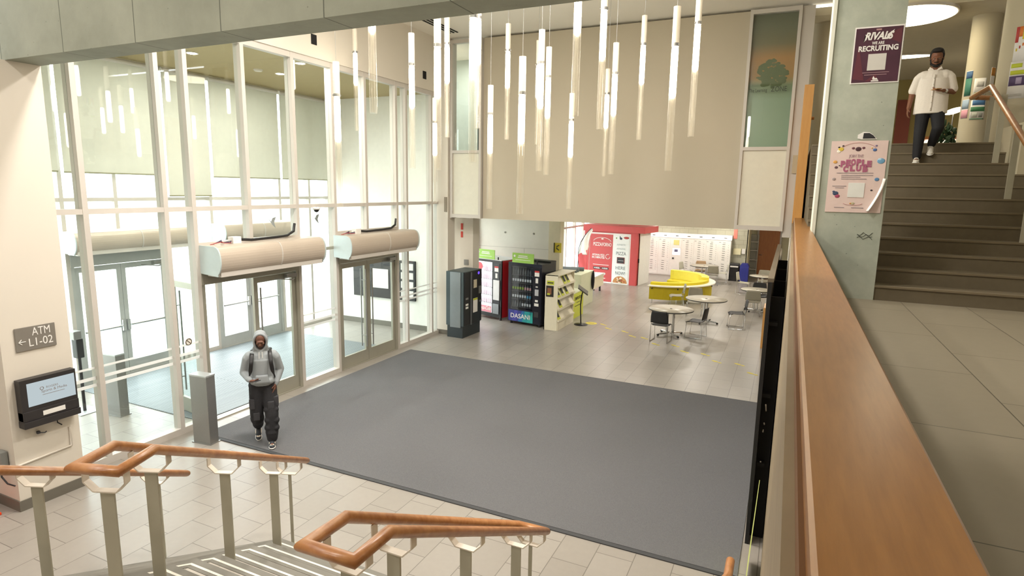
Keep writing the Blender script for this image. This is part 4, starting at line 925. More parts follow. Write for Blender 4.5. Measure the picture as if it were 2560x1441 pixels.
put('hatch_rim', MB().box(cx-.17, cx+.17, -.03, -.015, .88, 1.14, bev=.03), mat('hatch_red', '7a2a2a', .4), dr); put('hatch', MB().box(cx-.145, cx+.145, -.034, -.028, .90, 1.12, bev=.02), BLACK, dr)
put('hatch_shelf', MB().box(cx-.11, cx+.13, -.038, -.034, .995, 1.005), PAPER, dr)
pz = MB().prism([(cx+.32*math.cos(math.radians(a)), .05+.29*math.sin(math.radians(a))) for a in range(0, 181, 12)], -.02, -.015, 'Y'); o = put('pizza_picture', pz, mat('pizza_crust', 'b9814a', .6), dr)
random.seed(3)
for c, n in (('a8382c', 9), ('ece2c4', 10), ('5a6b2c', 5)):
    m = MB()
    for i in range(n):
        a = random.uniform(.3, 2.8); r = random.uniform(.03, .24); m.ell((cx+math.cos(a)*r, -.022, .055+math.sin(a)*r), (.04, .002, .022), n=8, m=5)
    put('topping', m, mat('top_'+c, c, .6), o)
put('print_patch', MB().ell((1.46, -.018, 1.93), (.03, .002, .03), n=10, m=6), mat('pr_green', '6f9a4a', .6), dr)
put('print_patch', MB().ell((1.66, -.018, 1.92), (.06, .002, .05), n=10, m=6).ell((1.62, -.018, 1.97), (.02, .002, .06), n=10, m=6), mat('pr_navy', '38435c', .6), dr)
put('print_patch', MB().ell((1.90, -.018, 1.96), (.12, .002, .05), n=10, m=6), mat('pr_red', 'a8322c', .6), dr)
put('side_lock', MB().box(W+.04, W+.08, .1, .16, .95, 1.12), BLACK, t); put('white_side_edge', MB().box(W+.04, W+.06, .2, 1.38, 0, 2.18), PAPER, t)

# ============================================================ LOCKERS
t = thing('parcel_lockers', 'long white bank of electronic lockers along the block wall', 'lockers', (-6.5, 27.94, 0))
LW = mat('locker_white', 'eceae6', .4); Wd = 4.22
put('body', MB().box(0, Wd, 0, .45, .06, 1.80, bev=.006), LW, t); put('plinth', MB().box(.02, Wd-.02, .02, .45, 0, .06), ALU, t)
put('sloped_canopy', MB().prism([(-.02, 1.80), (.45, 1.80), (.45, 2.0), (.12, 2.0)], -.02, Wd+.02, 'X'), LW, t)
ncol = 8; cwid = Wd/ncol
for c in range(ncol):
    x0 = c*cwid
    put('canopy_lamp', MB().box(x0+.22, x0+.34, .03, .06, 1.86, 1.90), INK, t)
    if c == 3:
        con = put('control_panel', MB().box(x0+.02, x0+cwid-.02, -.008, 0, .1, 1.78), LW, t)
        put('touch_screen', MB().box(x0+.12, x0+.46, -.012, -.008, 1.02, 1.32), emis('locker_screen', 'e6e8f8', 1.0), con); put('screen_image', MB().box(x0+.2, x0+.36, -.014, -.012, 1.15, 1.27), mat('img_violet', '6b6a86', .5), con)
        put('yellow_note', MB().box(x0+.15, x0+.40, -.012, -.008, 1.47, 1.70), mat('note_yellow', 'dcd78a', .6), con); put('scanner', MB().box(x0+.12, x0+.20, -.03, -.008, .83, .89), INK, con)
        continue
    col_ = put('locker_column', MB().box(x0+.01, x0+cwid-.01, -.008, 0, .1, 1.78), LW, t)
    sl = MB(); dt = MB()
    for k in range(14):
        z = 1.60-k*.098
        if k == 8: continue
        sl.box(x0+.17, x0+.29, -.014, -.008, z, z+.014)
        dt.box(x0+.42, x0+.44, -.013, -.008, z-.04, z-.02)
    dt.box(x0+.2, x0+.235, -.013, -.008, 1.67, 1.70); dt.box(x0+.25, x0+.285, -.013, -.008, 1.67, 1.70); sl.box(x0+.02, x0+.10, -.014, -.008, 1.69, 1.70)
    put('door_slots', sl, INK, col_); put('number_dots', dt, mat('dot_grey', '9a9a9a', .6), col_)
t = thing('recycling_bin', 'black waste bin beside the white lockers', 'bin', (-2.08, 28.15, 0)); put('bin_body', MB().box(-.19, .19, -.2, .2, 0, .70, bev=.02), BLACK, t); put('bin_lid', MB().box(-.2, .2, -.21, .21, .70, .78, bev=.03), DGREY, t)
put('liner_edge', MB().box(-.17, .17, -.215, -.21, .62, .68), PAPER, t)
t = thing('recycling_bin', 'blue recycling bin right of the black one', 'bin', (-1.66, 28.15, 0)); put('bin_body', MB().box(-.18, .18, -.2, .2, 0, .66, bev=.02), mat('bin_blue', '2c3490', .5), t); put('bin_lid', MB().prism([(-.2, .66), (.2, .66), (.12, .8), (-.12, .8)], -.2, .2, 'Y'), MATS['bin_blue'], t)
plate('dispenser_box', 'white box on the block wall above the bins, left one', 'box', -2.2, -1.88, 1.15, 1.42, 28.40, mat('box_cream', 'e4ddb8', .5), .08)
plate('dispenser_box', 'smaller white box on the block wall above the bins, right one', 'box', -1.84, -1.70, 1.2, 1.42, 28.40, PAPER, .08)
plate('red_notice', 'narrow pale red strip sign on the block wall near the door', 'sign', -2.24, -2.08, 1.85, 2.3, 28.40, mat('notice_red', 'e88a7c', .5))
t = thing('wall_shelf_unit', 'grey open shelf unit in the recess left of the wooden door', 'shelf', (-1.62, 30.2, 0))
put('carcass', MB().box(0, .03, 0, .35, 0, 1.95).box(.34, .37, 0, .35, 0, 1.95).box(0, .37, .33, .35, 0, 1.95), ALUD, t)
for z in (.3, .75, 1.2, 1.6): put('shelf', MB().box(.03, .34, 0, .33, z, z+.04), ALU, t)

# ============================================================ TABLES, CHAIRS, BOOTH
TT = mat('table_laminate', 'b0a999', .35); TE = mat('table_edge', '3a3936', .5)
def make_table(r=.60):
    t = thing('round_table', 'x', 'table', (0, 0, 0))
    put('tabletop', MB().lathe([(r-.004, .712), (r-.004, .738), (.001, .738)], n=48), TT, t)
    put('edge_band', MB().lathe([(r-.006, .708), (r, .712), (r, .732), (r-.004, .737)], n=48), TE, t)
    put('centre_cap', MB().lathe([(.035, .738), (.03, .745)], n=16), DGREY, t)
    for a in (35, 215):
        c, s = math.cos(math.radians(a)), math.sin(math.radians(a))
        put('column', MB().tube([(c*.10, s*.10, .04), (c*.10, s*.10, .71)], .034, 14), CHROME, t)
    for a in (0, 90, 180, 270):
        c, s = math.cos(math.radians(a+35)), math.sin(math.radians(a+35))
        f = put('foot', MB().tube([(c*.05, s*.05, .07), (c*.36, s*.36, .05)], .028, 10, flat=(1, .7)), CHROME, t)
        put('foot_cap', MB().tube([(c*.36, s*.36, .03), (c*.40, s*.40, .03)], .028, 10), BLACK, f)
    return t
tb = make_table()
TB = [((-2.74, 16.30), 'round table nearest the camera with black chairs'), ((-2.08, 18.42), 'round table second from the camera, right of the first'), ((-3.22, 26.85), 'round table in front of the white lockers'), ((-.78, 24.7), 'round table beside the wooden door'), ((-.80, 21.05), 'small round table partly hidden by the dark screen frame')]
for i, (p, l) in enumerate(TB):
    o = tb if i == 0 else copy_tree(tb)
    place(o, (p[0], p[1], 0), [10, 40, 5, 60, 20][i], l, 'round cafe tables')
    if i > 2: o.scale = (.84 if i > 3 else .8,)*2+(1,)
def make_chair(sh, lab):
    """shell chair on a wire sled frame, facing -Y"""
    t = thing('cafe_chair', lab, 'chair', (0, 0, 0))
    def seat(u, v): return ((u-.5)*(.42+.04*v)*1, -.22+.42*v, .455-.02*math.sin(math.pi*u)*0-.03*(abs(u-.5)*2)**2*0-.015*math.sin(v*3.1)+.02*(abs(u-.5)*2)**2-.05*max(0, .25-v)**2*16)
    put('seat', MB().sheet(seat, 10, 10, .012), sh, t)
    def back(u, v): return ((u-.5)*(.46-.08*v**3), .215+.05*v+.05*(1-(abs(u-.5)*2)**2)*.6, .52+.32*v)
    put('backrest', MB().sheet(back, 12, 8, .010), sh, t)
    for s in (-1, 1):
        x = s*.225
        put('sled_leg', MB().tube([(s*.19, -.12, .44), (x, -.18, .43), (x, -.22, .012), (x, .24, .012), (x, .20, .46), (s*.20, .225, .60)], .0085, 8), CHROME, t)
    put('cross_bar', MB().tube([(-.19, -.12, .435), (.19, -.12, .435)], .0085, 8).tube([(-.20, .16, .435), (.20, .16, .435)], .0085, 8), CHROME, t)
    return t
CB = mat('chair_black', '1f1f22', .55); CG = mat('chair_grey', '8b8676', .55); CL = mat('chair_pale', 'b9b6a6', .5); CT = mat('chair_tan', 'a58a68', .5)
prot = {'b': make_chair(CB, 'b'), 'g': make_chair(CG, 'g'), 'l': make_chair(CL, 'l'), 't': make_chair(CT, 't')}
used = set()
# rz: 0 faces the camera (-Y); 180 = back to the camera; 90 faces +X, -90 faces -X
CH = [('b', -2.83, 15.52, 176, 'black chair with its back to the camera at the nearest round table'), ('b', -2.08, 16.42, -100, 'black chair on the right side of the nearest round table'),
      ('b', -1.18, 18.1, -80, 'dark chair standing alone, pulled out right of the second table'), ('g', -3.25, 20.2, -75, 'grey chair standing in front of the yellow booth'),
      ('g', -2.55, 19.45, 5, 'grey chair behind the second round table'), ('l', -3.95, 26.75, 75, 'pale chair on the left of the table by the lockers'),
      ('t', -3.45, 27.45, 5, 'tan chair between the far table and the lockers'), ('g', -2.80, 26.25, 190, 'grey-brown chair with its back to the camera at the table by the lockers'),
      ('l', -2.5, 26.95, -80, 'pale chair on the right of the table by the lockers'), ('l', -1.42, 24.5, 80, 'pale chair on the left of the table beside the wooden door'),
      ('g', -.75, 25.55, 0, 'grey chair behind the table beside the wooden door'), ('l', -.25, 24.4, -90, 'pale chair on the right of the table beside the wooden door'),
      ('g', -.85, 20.35, 178, 'grey chair with its back to the camera at the small half-hidden table'), ('b', -.72, 21.75, 8, 'black chair behind the small half-hidden table')]
for k, x, y, rz, l in CH:
    o = prot[k] if k not in used else copy_tree(prot[k]); used.add(k)
    place(o, (x, y, 0), rz, l, 'cafe chairs on wire sled legs')
# yellow booth
t = thing('curved_booth', 'curved yellow booth seat with a white ledge, open to the left', 'booth seat', (-4.2, 22.6, 0))
def ring(r0, r1, z0, z1, a0, a1, n=36):
    m = MB(); pts = []
    for i in range(n+1):
        a = math.radians(a0+(a1-a0)*i/n); pts.append((math.cos(a), math.sin(a)))
    vs = []; fs = []
    for c, s in pts: vs += [(c*r0, s*r0, z0), (c*r1, s*r1, z0), (c*r1, s*r1, z1), (c*r0, s*r0, z1)]
    for i in range(n):
        a = i*4; b = a+4
        for j in range(4): fs.append((a+j, a+(j+1) % 4, b+(j+1) % 4, b+j))
    fs += [(3, 2, 1, 0), (4*n, 4*n+1, 4*n+2, 4*n+3)]
    return m.add(vs, fs)
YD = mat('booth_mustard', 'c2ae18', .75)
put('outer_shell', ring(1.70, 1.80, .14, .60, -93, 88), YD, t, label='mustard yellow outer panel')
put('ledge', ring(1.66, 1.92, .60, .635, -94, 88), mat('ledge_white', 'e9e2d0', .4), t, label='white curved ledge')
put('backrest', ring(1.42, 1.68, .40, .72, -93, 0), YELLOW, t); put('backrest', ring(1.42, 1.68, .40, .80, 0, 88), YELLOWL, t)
put('seat_cushion', ring(.86, 1.43, .30, .46, -93, 88), YELLOW, t)
for a in (-90, -62, -35, -5, 25, 55, 85):
    c, s = math.cos(math.radians(a)), math.sin(math.radians(a)); put('leg', MB().tube([(c*1.72, s*1.72, .15), (c*1.74, s*1.74, 0)], .016, 8), CHROME, t)
    if a < 0: put('coat_hook', MB().ell((c*1.83, s*1.83, .53), (.02, .02, .03), n=10, m=6), INK, t)
# yellow footprints
FP = mat('print_yellow', 'd9ca52', .6)
for i, (x, y) in enumerate([(-4.72, 16.63), (-4.45, 16.21), (-3.93, 16.06), (-3.62, 15.65), (-3.28, 15.59), (-2.88, 15.10), (-2.40, 15.19), (-2.09, 14.71), (-1.60, 14.69), (-1.28, 14.18), (-.78, 14.19), (-.47, 13.58)]):
    a = math.radians(-33); M = Matrix.Translation((x, y, 0)) @ Matrix.Rotation(a, 4, 'Z')
    m = MB(); n = 14
    for cx_, rx, ry in ((-.04, .09, .042), (.10, .045, .033)):
        m.prism([tuple((M @ Vector((cx_+rx*math.cos(6.283*k/n), ry*math.sin(6.283*k/n), 0)))[:2]) for k in range(n)], .001, .003)
    solo('footprint_decal', m, FP, 'yellow shoe-print sticker on the tiles, %s in the trail counted from the brochure stand' % ['first', 'second', 'third', 'fourth', 'fifth', 'sixth', 'seventh', 'eighth', 'ninth', 'tenth', 'eleventh', 'last'][i], 'floor sticker', 'yellow footprint stickers')
t = thing('floor_decal', 'larger round yellow floor sticker at the foot of the brochure stand', 'floor sticker', (-5.08, 16.62, 0))
put('disc', MB().lathe([(.17, .001), (.17, .003)], n=24), FP, t); put('dark_print', MB().prism([(-.1, -.02), (.1, -.02), (.08, .02), (-.08, .03)], .003, .004), mat('print_olive', '9a8c30', .6), t)

# ============================================================ DARK SCREEN WALL UNDER THE PARAPET
t = thing('video_wall', 'tall black screen frame standing off the veneered wall, seen edge-on', 'screen frame', (-.12, 8.5, 0))
wput('front_slab', MB().box(-.155, -.115, 6.70, 11.4, 0, 2.98), mat('slab_black', '17191c', .45), t)
wput('top_rail', MB().box(-.16, -.10, 6.72, 11.4, 2.98, 3.02), mat('rail_taupe', '6b6152', .6), t)
for y in (6.9, 8.2, 9.5, 10.8): wput('support_strut', MB().box(-.115, .02, y, y+.04, 0, 2.8), BLACKM, t)
for z in (.9, 1.7, 2.5): wput('cross_rail', MB().box(-.115, -.03, 6.8, 11.3, z, z+.04), BLACKM, t)
for i, (y, z) in enumerate(((6.80, 1.62), (6.88, 1.38), (6.82, .95), (7.6, 2.1))):
    wput('white_cable', MB().tube([(-.07, y, z), (-.06, y+.15, z-.15), (-.075, y+.1, z-.35), (-.06, y+.3, z-.5)], .008, 6), PAPER, t)
wput('label_plate', MB().box(-.158, -.155, 6.8, 6.95, 1.5, 2.0), DGREY, t)
solo('yellow_board', MB().add([(-.10, 5.5, .05), (-.10, 6.35, .05), (-.06, 6.35, .95), (-.095, 5.5, .05), (-.095, 6.35, .05), (-.055, 6.35, .95)], [(0, 1, 2), (5, 4, 3), (0, 3, 4, 1), (1, 4, 5, 2), (2, 5, 3, 0)]), mat('board_lime', 'c5cf7a', .6), 'pale lime board leaning between the black frame and the wall', 'board')
solo('orange_cabinet', MB().box(-.42, -.31, 16.0, 16.7, 0, 1.05, bev=.01), WOODO, 'small honey-wood cabinet behind the black screen frame', 'cabinet')
solo('tall_dark_panel', MB().box(-.20, -.06, 12.0, 15.2, 0, 2.2, bev=.01), mat('panel_charcoal', '26262a', .6), 'dark partition by the wall beyond the black screen frame', 'partition')
solo('grey_display_board', MB().box(-.17, -.13, 15.3, 18.6, 0, 2.35, bev=.01), mat('board_taupe', '7a705f', .6), 'taupe display board leaning along the right hall wall', 'board')

# ============================================================ POSTERS
def poster(name, lab, x0, x1, z0, z1, y, m, rz=0, curve=None):
    """flat poster facing -Y; local origin at its lower-left corner, width along x"""
    t = thing(name, lab, 'poster', (x0, y, z0), rz)
    put('sheet', MB().box(0, x1-x0, -.004, 0, 0, z1-z0), m, t)
    return t
PX = mat('rivals_purple', '4a2638', .5, noise=(3, .5))
t = poster('recruiting_poster', 'dark purple recruiting poster high on the concrete column', .465, .925, 5.10, 5.69, 7.782, PAPER)
w_, h_ = .46, .59
put('printed_area', MB().box(.012, w_-.012, -.006, -.004, .012, h_-.015), PX, t)
for pts in ([(.02, .05), (.13, .012+.02), (.09, .22), (.05, .40)], [(.14, .012+.01), (.26, .02), (.24, .10)], [(.30, .5), (.44, .56), (.44, .40), (.36, .44)]): put('red_shape', MB().prism(pts, -.0065, -.006, 'Y'), mat('poster_maroon', '5e2a36', .5), t)
put('red_tag', MB().box(.20, .25, -.008, -.006, .545, .562), mat('tag_rose', 'b08a8a', .5), t)
text('title', 'RIVALS', .105, (.225, -.008, .485), (90, 0, 0), PAPER, t, world=False, width=.27, shear=.3, bold=.004)
put('title_swash', MB().prism([(.31, .50), (.37, .545), (.335, .475), (.30, .45)], -.008, -.006, 'Y').prism([(.09, .43), (.12, .46), (.10, .51), (.13, .50)], -.008, -.006, 'Y'), PAPER, t)
text('subtitle', 'WE ARE', .042, (.23, -.008, .415), (90, 0, 0), PAPER, t, world=False, width=.115, bold=.001)
text('headline', 'RECRUITING', .075, (.235, -.008, .36), (90, 0, 0), PAPER, t, world=False, width=.37, bold=.0025)
put('blank_square', MB().box(.15, .32, -.008, -.006, .135, .305), mat('square_grey', 'cfccc6', .6), t)
put('text_lines', MB().box(.11, .36, -.008, -.006, .108, .115).box(.13, .34, -.008, -.006, .085, .092), mat('line_rose', '9a7a80', .6), t)
put('emblem', MB().prism([(.215, .035), (.265, .035), (.25, .055), (.235, .05), (.22, .075), (.21, .05)], -.008, -.006, 'Y').box(.20, .27, -.008, -.006, .018, .03), PAPER, t)
PK = mat('club_pink', 'dcc6c0', .7)
t = poster('club_poster', 'pale pink club poster with a curled corner on the concrete column', .35, .90, 3.70, 4.49, 7.782, PK)
PKT = mat('text_mauve', 'a85f7c', .6); TXG = mat('text_grey2', '8a8088', .6)
text('subtitle', 'JOIN THE', .045, (.255, -.006, .625), (90, 0, 0), mat('text_lilac', 'b59aa6', .6), t, world=False, width=.14)
for (s_, z, w2, n) in (('PEOPLE', .555, .30, 6), ('CLUB', .49, .22, 4)):
    for i, ch in enumerate(s_):
        u = (i-(n-1)/2)/(n-1); x = .26+u*w2*.86; dz = -.05*u*u*(1.6 if n == 6 else .8)
        text('headline', ch, .085, (x, -.006, z+dz), (90, 0, 0), PKT, t, world=False, width=w2/n*.92, bold=.006).rotation_euler = (0, math.radians(u*14), 0) if False else (0, 0, 0)
for z, a, b in ((.435, .08, .44), (.41, .13, .44), (.39, .13, .32), (.37, .13, .38), (.29, .05, .19), (.27, .08, .17), (.05, .09, .19), (.05, .26, .38)): put('text_line', MB().box(a, b, -.006, -.004, z, z+.006), TXG, t)
put('blank_square', MB().box(.21, .37, -.007, -.004, .17, .33), mat('square_pale', 'dfe0dc', .6), t)
put('thin_arc', MB().tube([(.27+.19*math.cos(math.radians(a)), -.005, .66+.11*math.sin(math.radians(a))) for a in range(25, 156, 13)], .002, 5).tube([(.27+.10*math.cos(math.radians(a)), -.005, .11+.03*math.sin(math.radians(a))) for a in range(200, 341, 20)], .002, 5), mat('arc_red', 'b98080', .6), t)
for (x, z, c, rr) in ((.10, .70, 'd8bd4a', .028), (.08, .72, '2e2a2a', .012), (.12, .735, '2e2a2a', .012), (.08, .675, 'efe8d8', .02), (.27, .70, '4a3038', .03), (.22, .71, '6a4048', .016), (.32, .712, '6a4048', .016), (.43, .69, '4a6aa0', .02), (.44, .735, '7a6a8a', .012), (.40, .71, 'd8b070', .010), (.50, .57, '6fa0c4', .038), (.49, .585, 'a9cce0', .02), (.055, .56, 'd8a258', .022), (.07, .50, '6a5058', .018), (.06, .37, 'a89a98', .02), (.09, .21, '3c4a66', .030), (.11, .18, 'a84a68', .026), (.07, .23, '3c4a66', .014), (.48, .37, '5c86b0', .024), (.27, .10, 'b9b090', .02), (.25, .10, 'c08a50', .012), (.44, .25, '35303a', .012), (.10, .52, '3a3036', .008)):
    put('tiny_drawing', MB().ell((x, -.005, z), (rr, .002, rr*.8), n=12, m=6), mat('dr_'+c, c, .6), t)
def curl(u, v): return (.55-.012+.028*u-.13*(1-v)**1.5*1.0, -.006-.05*(1-v)*math.sin(u*2.2), .02+.36*v)
put('curled_edge', MB().sheet(curl, 5, 10, .001), PAPER, t, label='white curled back of the right edge')
t = thing('torn_flyer', 'torn scrap of a black and white flyer above the pink poster', 'poster', (.62, 7.782, 4.505))
put('scrap', MB().prism([(-.02, .01), (.02, .0), (.17, .0), (.13, .045), (.09, .075), (.03, .08), (-.02, .05)], -.004, 0, 'Y'), PAPER, t); put('dark_print', MB().prism([(.03, .008), (.155, .008), (.13, .04), (.09, .067), (.035, .067)], -.006, -.004, 'Y'), INK, t)
# posters on the far round columns
def wrap(name, lab, cx, cy, r, a0, a1, z0, z1, bits):
    """paper curved round a column; angles measured at the column, -90 faces the camera side"""
    t = thing(name, lab, 'poster', (cx, cy, z0))
    def sh(aa, bb, za, zb, rr): return lambda u, v: (rr*math.cos(math.radians(aa+(bb-aa)*u)), rr*math.sin(math.radians(aa+(bb-aa)*u)), za+(zb-za)*v)
    put('sheet', MB().sheet(sh(a0, a1, 0, z1-z0, r+.004), 8, 2, .002), PAPER, t)
    for n, c, fa, fb, ga, gb in bits:
        put(n, MB().sheet(sh(a0+(a1-a0)*fa, a0+(a1-a0)*fb, (z1-z0)*ga, (z1-z0)*gb, r+.006), 6, 2, .001), mat('pp_'+c, c, .6), t)
GW = '3f7a50'
wrap('column_poster', 'green-edged poster low on the far round column', 3.12, 14.9, .235, -120, -62, 5.38, 5.80, [('green_band', GW, .03, .97, .38, .58), ('green_border', GW, .03, .97, .9, .97), ('green_border', GW, .03, .97, .02, .06), ('blue_image', '4d78a8', .1, .95, .66, .88), ('text_block', 'b5b8ae', .15, .5, .1, .33), ('text_block', '8a8d86', .6, .85, .1, .3)])
wrap('column_poster', 'white poster with small pictures on the far round column', 3.12, 14.9, .235, -118, -72, 5.84, 6.16, [('small_picture', '8a8a52', .1, .35, .04, .18), ('small_picture', '7c8a48', .5, .9, .04, .18), ('text_block', 'c4c2bc', .2, .8, .5, .8)])
wrap('column_poster', 'dark green and blue poster on the left edge of the far round column', 3.12, 14.9, .235, -162, -128, 5.84, 6.32, [('green_area', '3d7a66', .02, .98, .02, .7), ('blue_area', '3c5f86', .02, .98, .7, .98)])
wrap('column_poster', 'pink and blue poster on the left edge of the far round column', 3.12, 14.9, .235, -165, -128, 5.42, 5.78, [('blue_area', '9fb4c8', .02, .98, .5, .98), ('pink_area', 'd69aa8', .02, .98, .02, .45)])
wrap('column_poster', 'cream poster with an orange top on the right of the far round column', 3.12, 14.9, .235, -56, -22, 5.9, 6.36, [('orange_area', 'c98a3c', .05, .95, .66, .98), ('text_block', 'a9a79c', .1, .9, .1, .2)])
bits = [('colour_strip', c, i/6+.01, (i+1)/6, .55+.08*((i*2) % 3), 1.0) for i, c in enumerate(('b8403c', 'd8772e', 'd9c032', '4f8a46', '3f5f96', '8a3c80'))]+[('scattered_dots', c, .1+.14*i, .17+.14*i, .30+.07*(i % 3), .38+.07*(i % 3)) for i, c in enumerate(('d9c032', 'b8403c', 'd8772e', '4f8a46', '3f5f96', '8a3c80'))]
wrap('column_poster', 'rainbow coloured poster on the near round column', 3.06, 12.0, .33, -132, -88, 5.92, 6.42, bits)
wrap('column_poster', 'white sheet with lime headings on the near round column', 3.06, 12.0, .33, -134, -92, 5.72, 5.92, [('lime_heading', 'c4cf3a', .05, .95, .05, .35), ('lime_heading', 'c4cf3a', .05, .6, .55, .85), ('dark_patch', '44504c', .85, 1, .5, .9)])
wrap('column_poster', 'purple photo flyer low on the near round column', 3.06, 12.0, .33, -134, -94, 5.38, 5.72, [('purple_photo', '5a4a72', .03, .97, .55, .97), ('light_flash', 'b5a8c8', .4, .7, .62, .9), ('text_block', 'b9b6b0', .1, .8, .1, .2)])
# things seen through upstairs
struct('door_6', B(2.66, 3.02, 21.9, 22.0, 4.7, 6.75), mat('door_russet', '7a3320', .5), 'russet door on the olive wall upstairs')
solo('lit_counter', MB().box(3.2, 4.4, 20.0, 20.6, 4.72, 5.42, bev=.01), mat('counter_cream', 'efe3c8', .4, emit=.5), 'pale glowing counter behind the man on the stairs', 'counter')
solo('counter_top', MB().box(3.15, 4.45, 19.95, 20.65, 5.43, 5.50), WOODD, 'wooden top on the pale counter upstairs', 'counter top')
t = thing('potted_plant', 'dark leafy plant beside the pale counter upstairs', 'plant', (3.35, 18.6, 4.7))
put('pot', MB().lathe([(.12, 0), (.16, .3)], n=16), DGREY, t); random.seed(5); lf_ = MB()
for i in range(60):
    a = random.uniform(0, 6.28); e = random.uniform(.2, 1.3); L_ = random.uniform(.2, .45); lf_.ell((math.cos(a)*math.cos(e)*L_*.7, math.sin(a)*math.cos(e)*L_*.7, .35+math.sin(e)*L_*1.6), (.06, .02, .09), (random.uniform(-1, 1), random.uniform(-1, 1), a), n=6, m=4)
put('foliage', lf_, mat('leaf_dark', '2e4a2a', .6), t)
t = thing('floor_lamp', 'slim floor lamp with a small glowing head behind the man on the stairs', 'lamp', (3.55, 19.0, 4.7))
put('lamp_head', MB().ell((0, 0, 1.35), (.22, .10, .07), (0, -.3, 0)), emis('lamp_warm', 'fff0d0', 3), t); put('pole', MB().tube([(0, .05, 0), (0, .05, 1.32)], .012, 8), STEEL, t); put('base', MB().lathe([(.14, 0), (.14, .02)], n=20), STEEL, t)
# outside
for i, (y, h) in enumerate(((3, 6), (16, 7.5), (30, 6.5))):
    t = thing('outside_building', ['pale low building outside, left', 'pale building with horizontal bands outside, middle', 'pale building outside, right'][i], 'building', (-34, y, -.04))
    put('wall', MB().box(-4, 0, -6, 6, 0, h), mat('building_pale', 'd2d0ca', .9), t)
    put('bands', MB().box(0, .05, -6, 6, 1.4, 1.6).box(0, .05, -6, 6, 3.0, 3.2).box(0, .05, -6, 6, 4.6, 4.8), mat('band_grey', 'aaa9a4', .9), t)

# ============================================================ PEOPLE
def finger(mb, base, dirs, r, lens):
    p = Vector(base)
    for d, l in zip(dirs, lens):
        q = p+Vector(d).normalized()*l; mb.cap(p, q, r, r*.9, n=10); p = q; r *= .92
def hand(mb, wrist, fwd, palm_n, thumb_side, curl=.5, s=1.0):
    """wrist point, finger direction, palm normal (towards the palm), side the thumb is on"""
    w_ = Vector(wrist); f = Vector(fwd).normalized(); n = Vector(palm_n); n = (n-f*n.dot(f)).normalized(); side = Vector(thumb_side); side = (side-f*side.dot(f)-n*side.dot(n)).normalized()
    pc = w_+f*.05*s
    for k in (-1, 0, 1): mb.cap(w_+side*k*.012*s, pc+side*k*.026*s+f*.02*s, .017*s, .015*s)
    for k, L_ in zip((1.5, .5, -.5, -1.5), (.9, 1.0, .95, .78)):
        b = pc+f*.035*s+side*k*.020*s
        d1 = f+n*curl*.5; d2 = f*(1-curl*.6)+n*curl*1.2; d3 = f*(1-curl*1.3)+n*curl*1.5
        finger(mb, b, (d1, d2, d3), .0088*s, (.035*L_*s, .025*L_*s, .02*L_*s))
    tb_ = w_+side*.028*s+f*.02*s
    finger(mb, tb_, (side+f*.8+n*.3, side*.3+f+n*.5*curl+n*.2), .0105*s, (.036*s, .03*s))
def head(mb, c, tilt, s=1.0):
    """head mesh facing -Y, tilted forward"""
    M = Matrix.Translation(c) @ Matrix.Rotation(math.radians(tilt), 4, 'X') @ Matrix.Diagonal((s, s, s, 1))
    m = MB()
    m.ell((0, .015, .035), (.078, .096, .092)); m.ell((0, -.02, -.02), (.062, .072, .085)); m.ell((0, -.052, -.082), (.034, .030, .028)); m.ell((0, -.03, -.07), (.05, .045, .04))
    m.ell((0, -.088, .028), (.055, .018, .016)); m.cap((0, -.095, .015), (0, -.112, -.018), .009, .014); m.ell((-.012, -.100, -.022), (.009, .010, .008)); m.ell((.012, -.100, -.022), (.009, .010, .008))
    m.ell((0, -.088, -.050), (.024, .012, .008)); m.ell((0, -.087, -.060), (.020, .012, .008))
    for sx in (-1, 1): m.ell((sx*.079, .012, -.005), (.010, .020, .032)); m.ell((sx*.040, -.066, -.015), (.022, .020, .018))
    mb.add([M @ Vector(v) for v in m.v], m.f, True)
    return M
def face_parts(t, body, M, eye, lid, brow):
    for sx in (-1, 1):
        e = MB().ell((sx*.030, -.084, .008), (.012, .008, .0045), n=12, m=8); e.v = [tuple(M @ Vector(v)) for v in e.v]; o = put('eye', e, eye, body)
        e = MB().ell((sx*.030, -.0915, .007), (.0055, .003, .004), n=10, m=6); e.v = [tuple(M @ Vector(v)) for v in e.v]; put('iris', e, INK, o)
        e = MB().cap((sx*.016, -.097, .026), (sx*.046, -.088, .024), .0045, .003, n=8); e.v = [tuple(M @ Vector(v)) for v in e.v]; put('eyebrow', e, brow, body)
    e = MB().ell((0, -.098, -.055), (.020, .005, .0022), n=12, m=6); e.v = [tuple(M @ Vector(v)) for v in e.v]; put('mouth', e, lid, body)
def shoe(t, M, up, sole, toe=None, lace=None):
    """sneaker, toe along -Y, sole at z=0 of matrix M"""
    def mv(mb): mb.v = [tuple(M @ Vector(v)) for v in mb.v]; return mb
    u = MB().ell((0, .045, .055), (.040, .055, .045)).ell((0, -.04, .045), (.044, .10, .034)).ell((0, -.12, .036), (.043, .05, .026)).cap((0, .05, .06), (0, .05, .115), .040, .042).cap((0, .02, .075), (0, -.07, .055), .036, .036)
    o = blob('shoe', mv(u), up, t, .006, 3)
    s_ = MB().ell((0, .04, .016), (.044, .062, .020)).ell((0, -.10, .016), (.050, .075, .020)).cap((0, .04, .016), (0, -.08, .016), .040, .044, flat=(1, .42))
    put('sole', mv(s_), sole, o)
    if toe:
        put('toe_box', mv(MB().ell((0, -.115, .050), (.032, .036, .016), (.2, 0, 0))), toe, o)
        put('side_panel', mv(MB().ell((.036, -.02, .05), (.010, .05, .018)).ell((-.036, -.02, .05), (.010, .05, .018))), toe, o)
    if lace:
        m = MB()
        for k in range(4): m.cap((-.02, -.07+k*.024, .080+k*.010), (.02, -.066+k*.024, .080+k*.010), .004)
        put('laces', mv(m), lace, o)
    return o
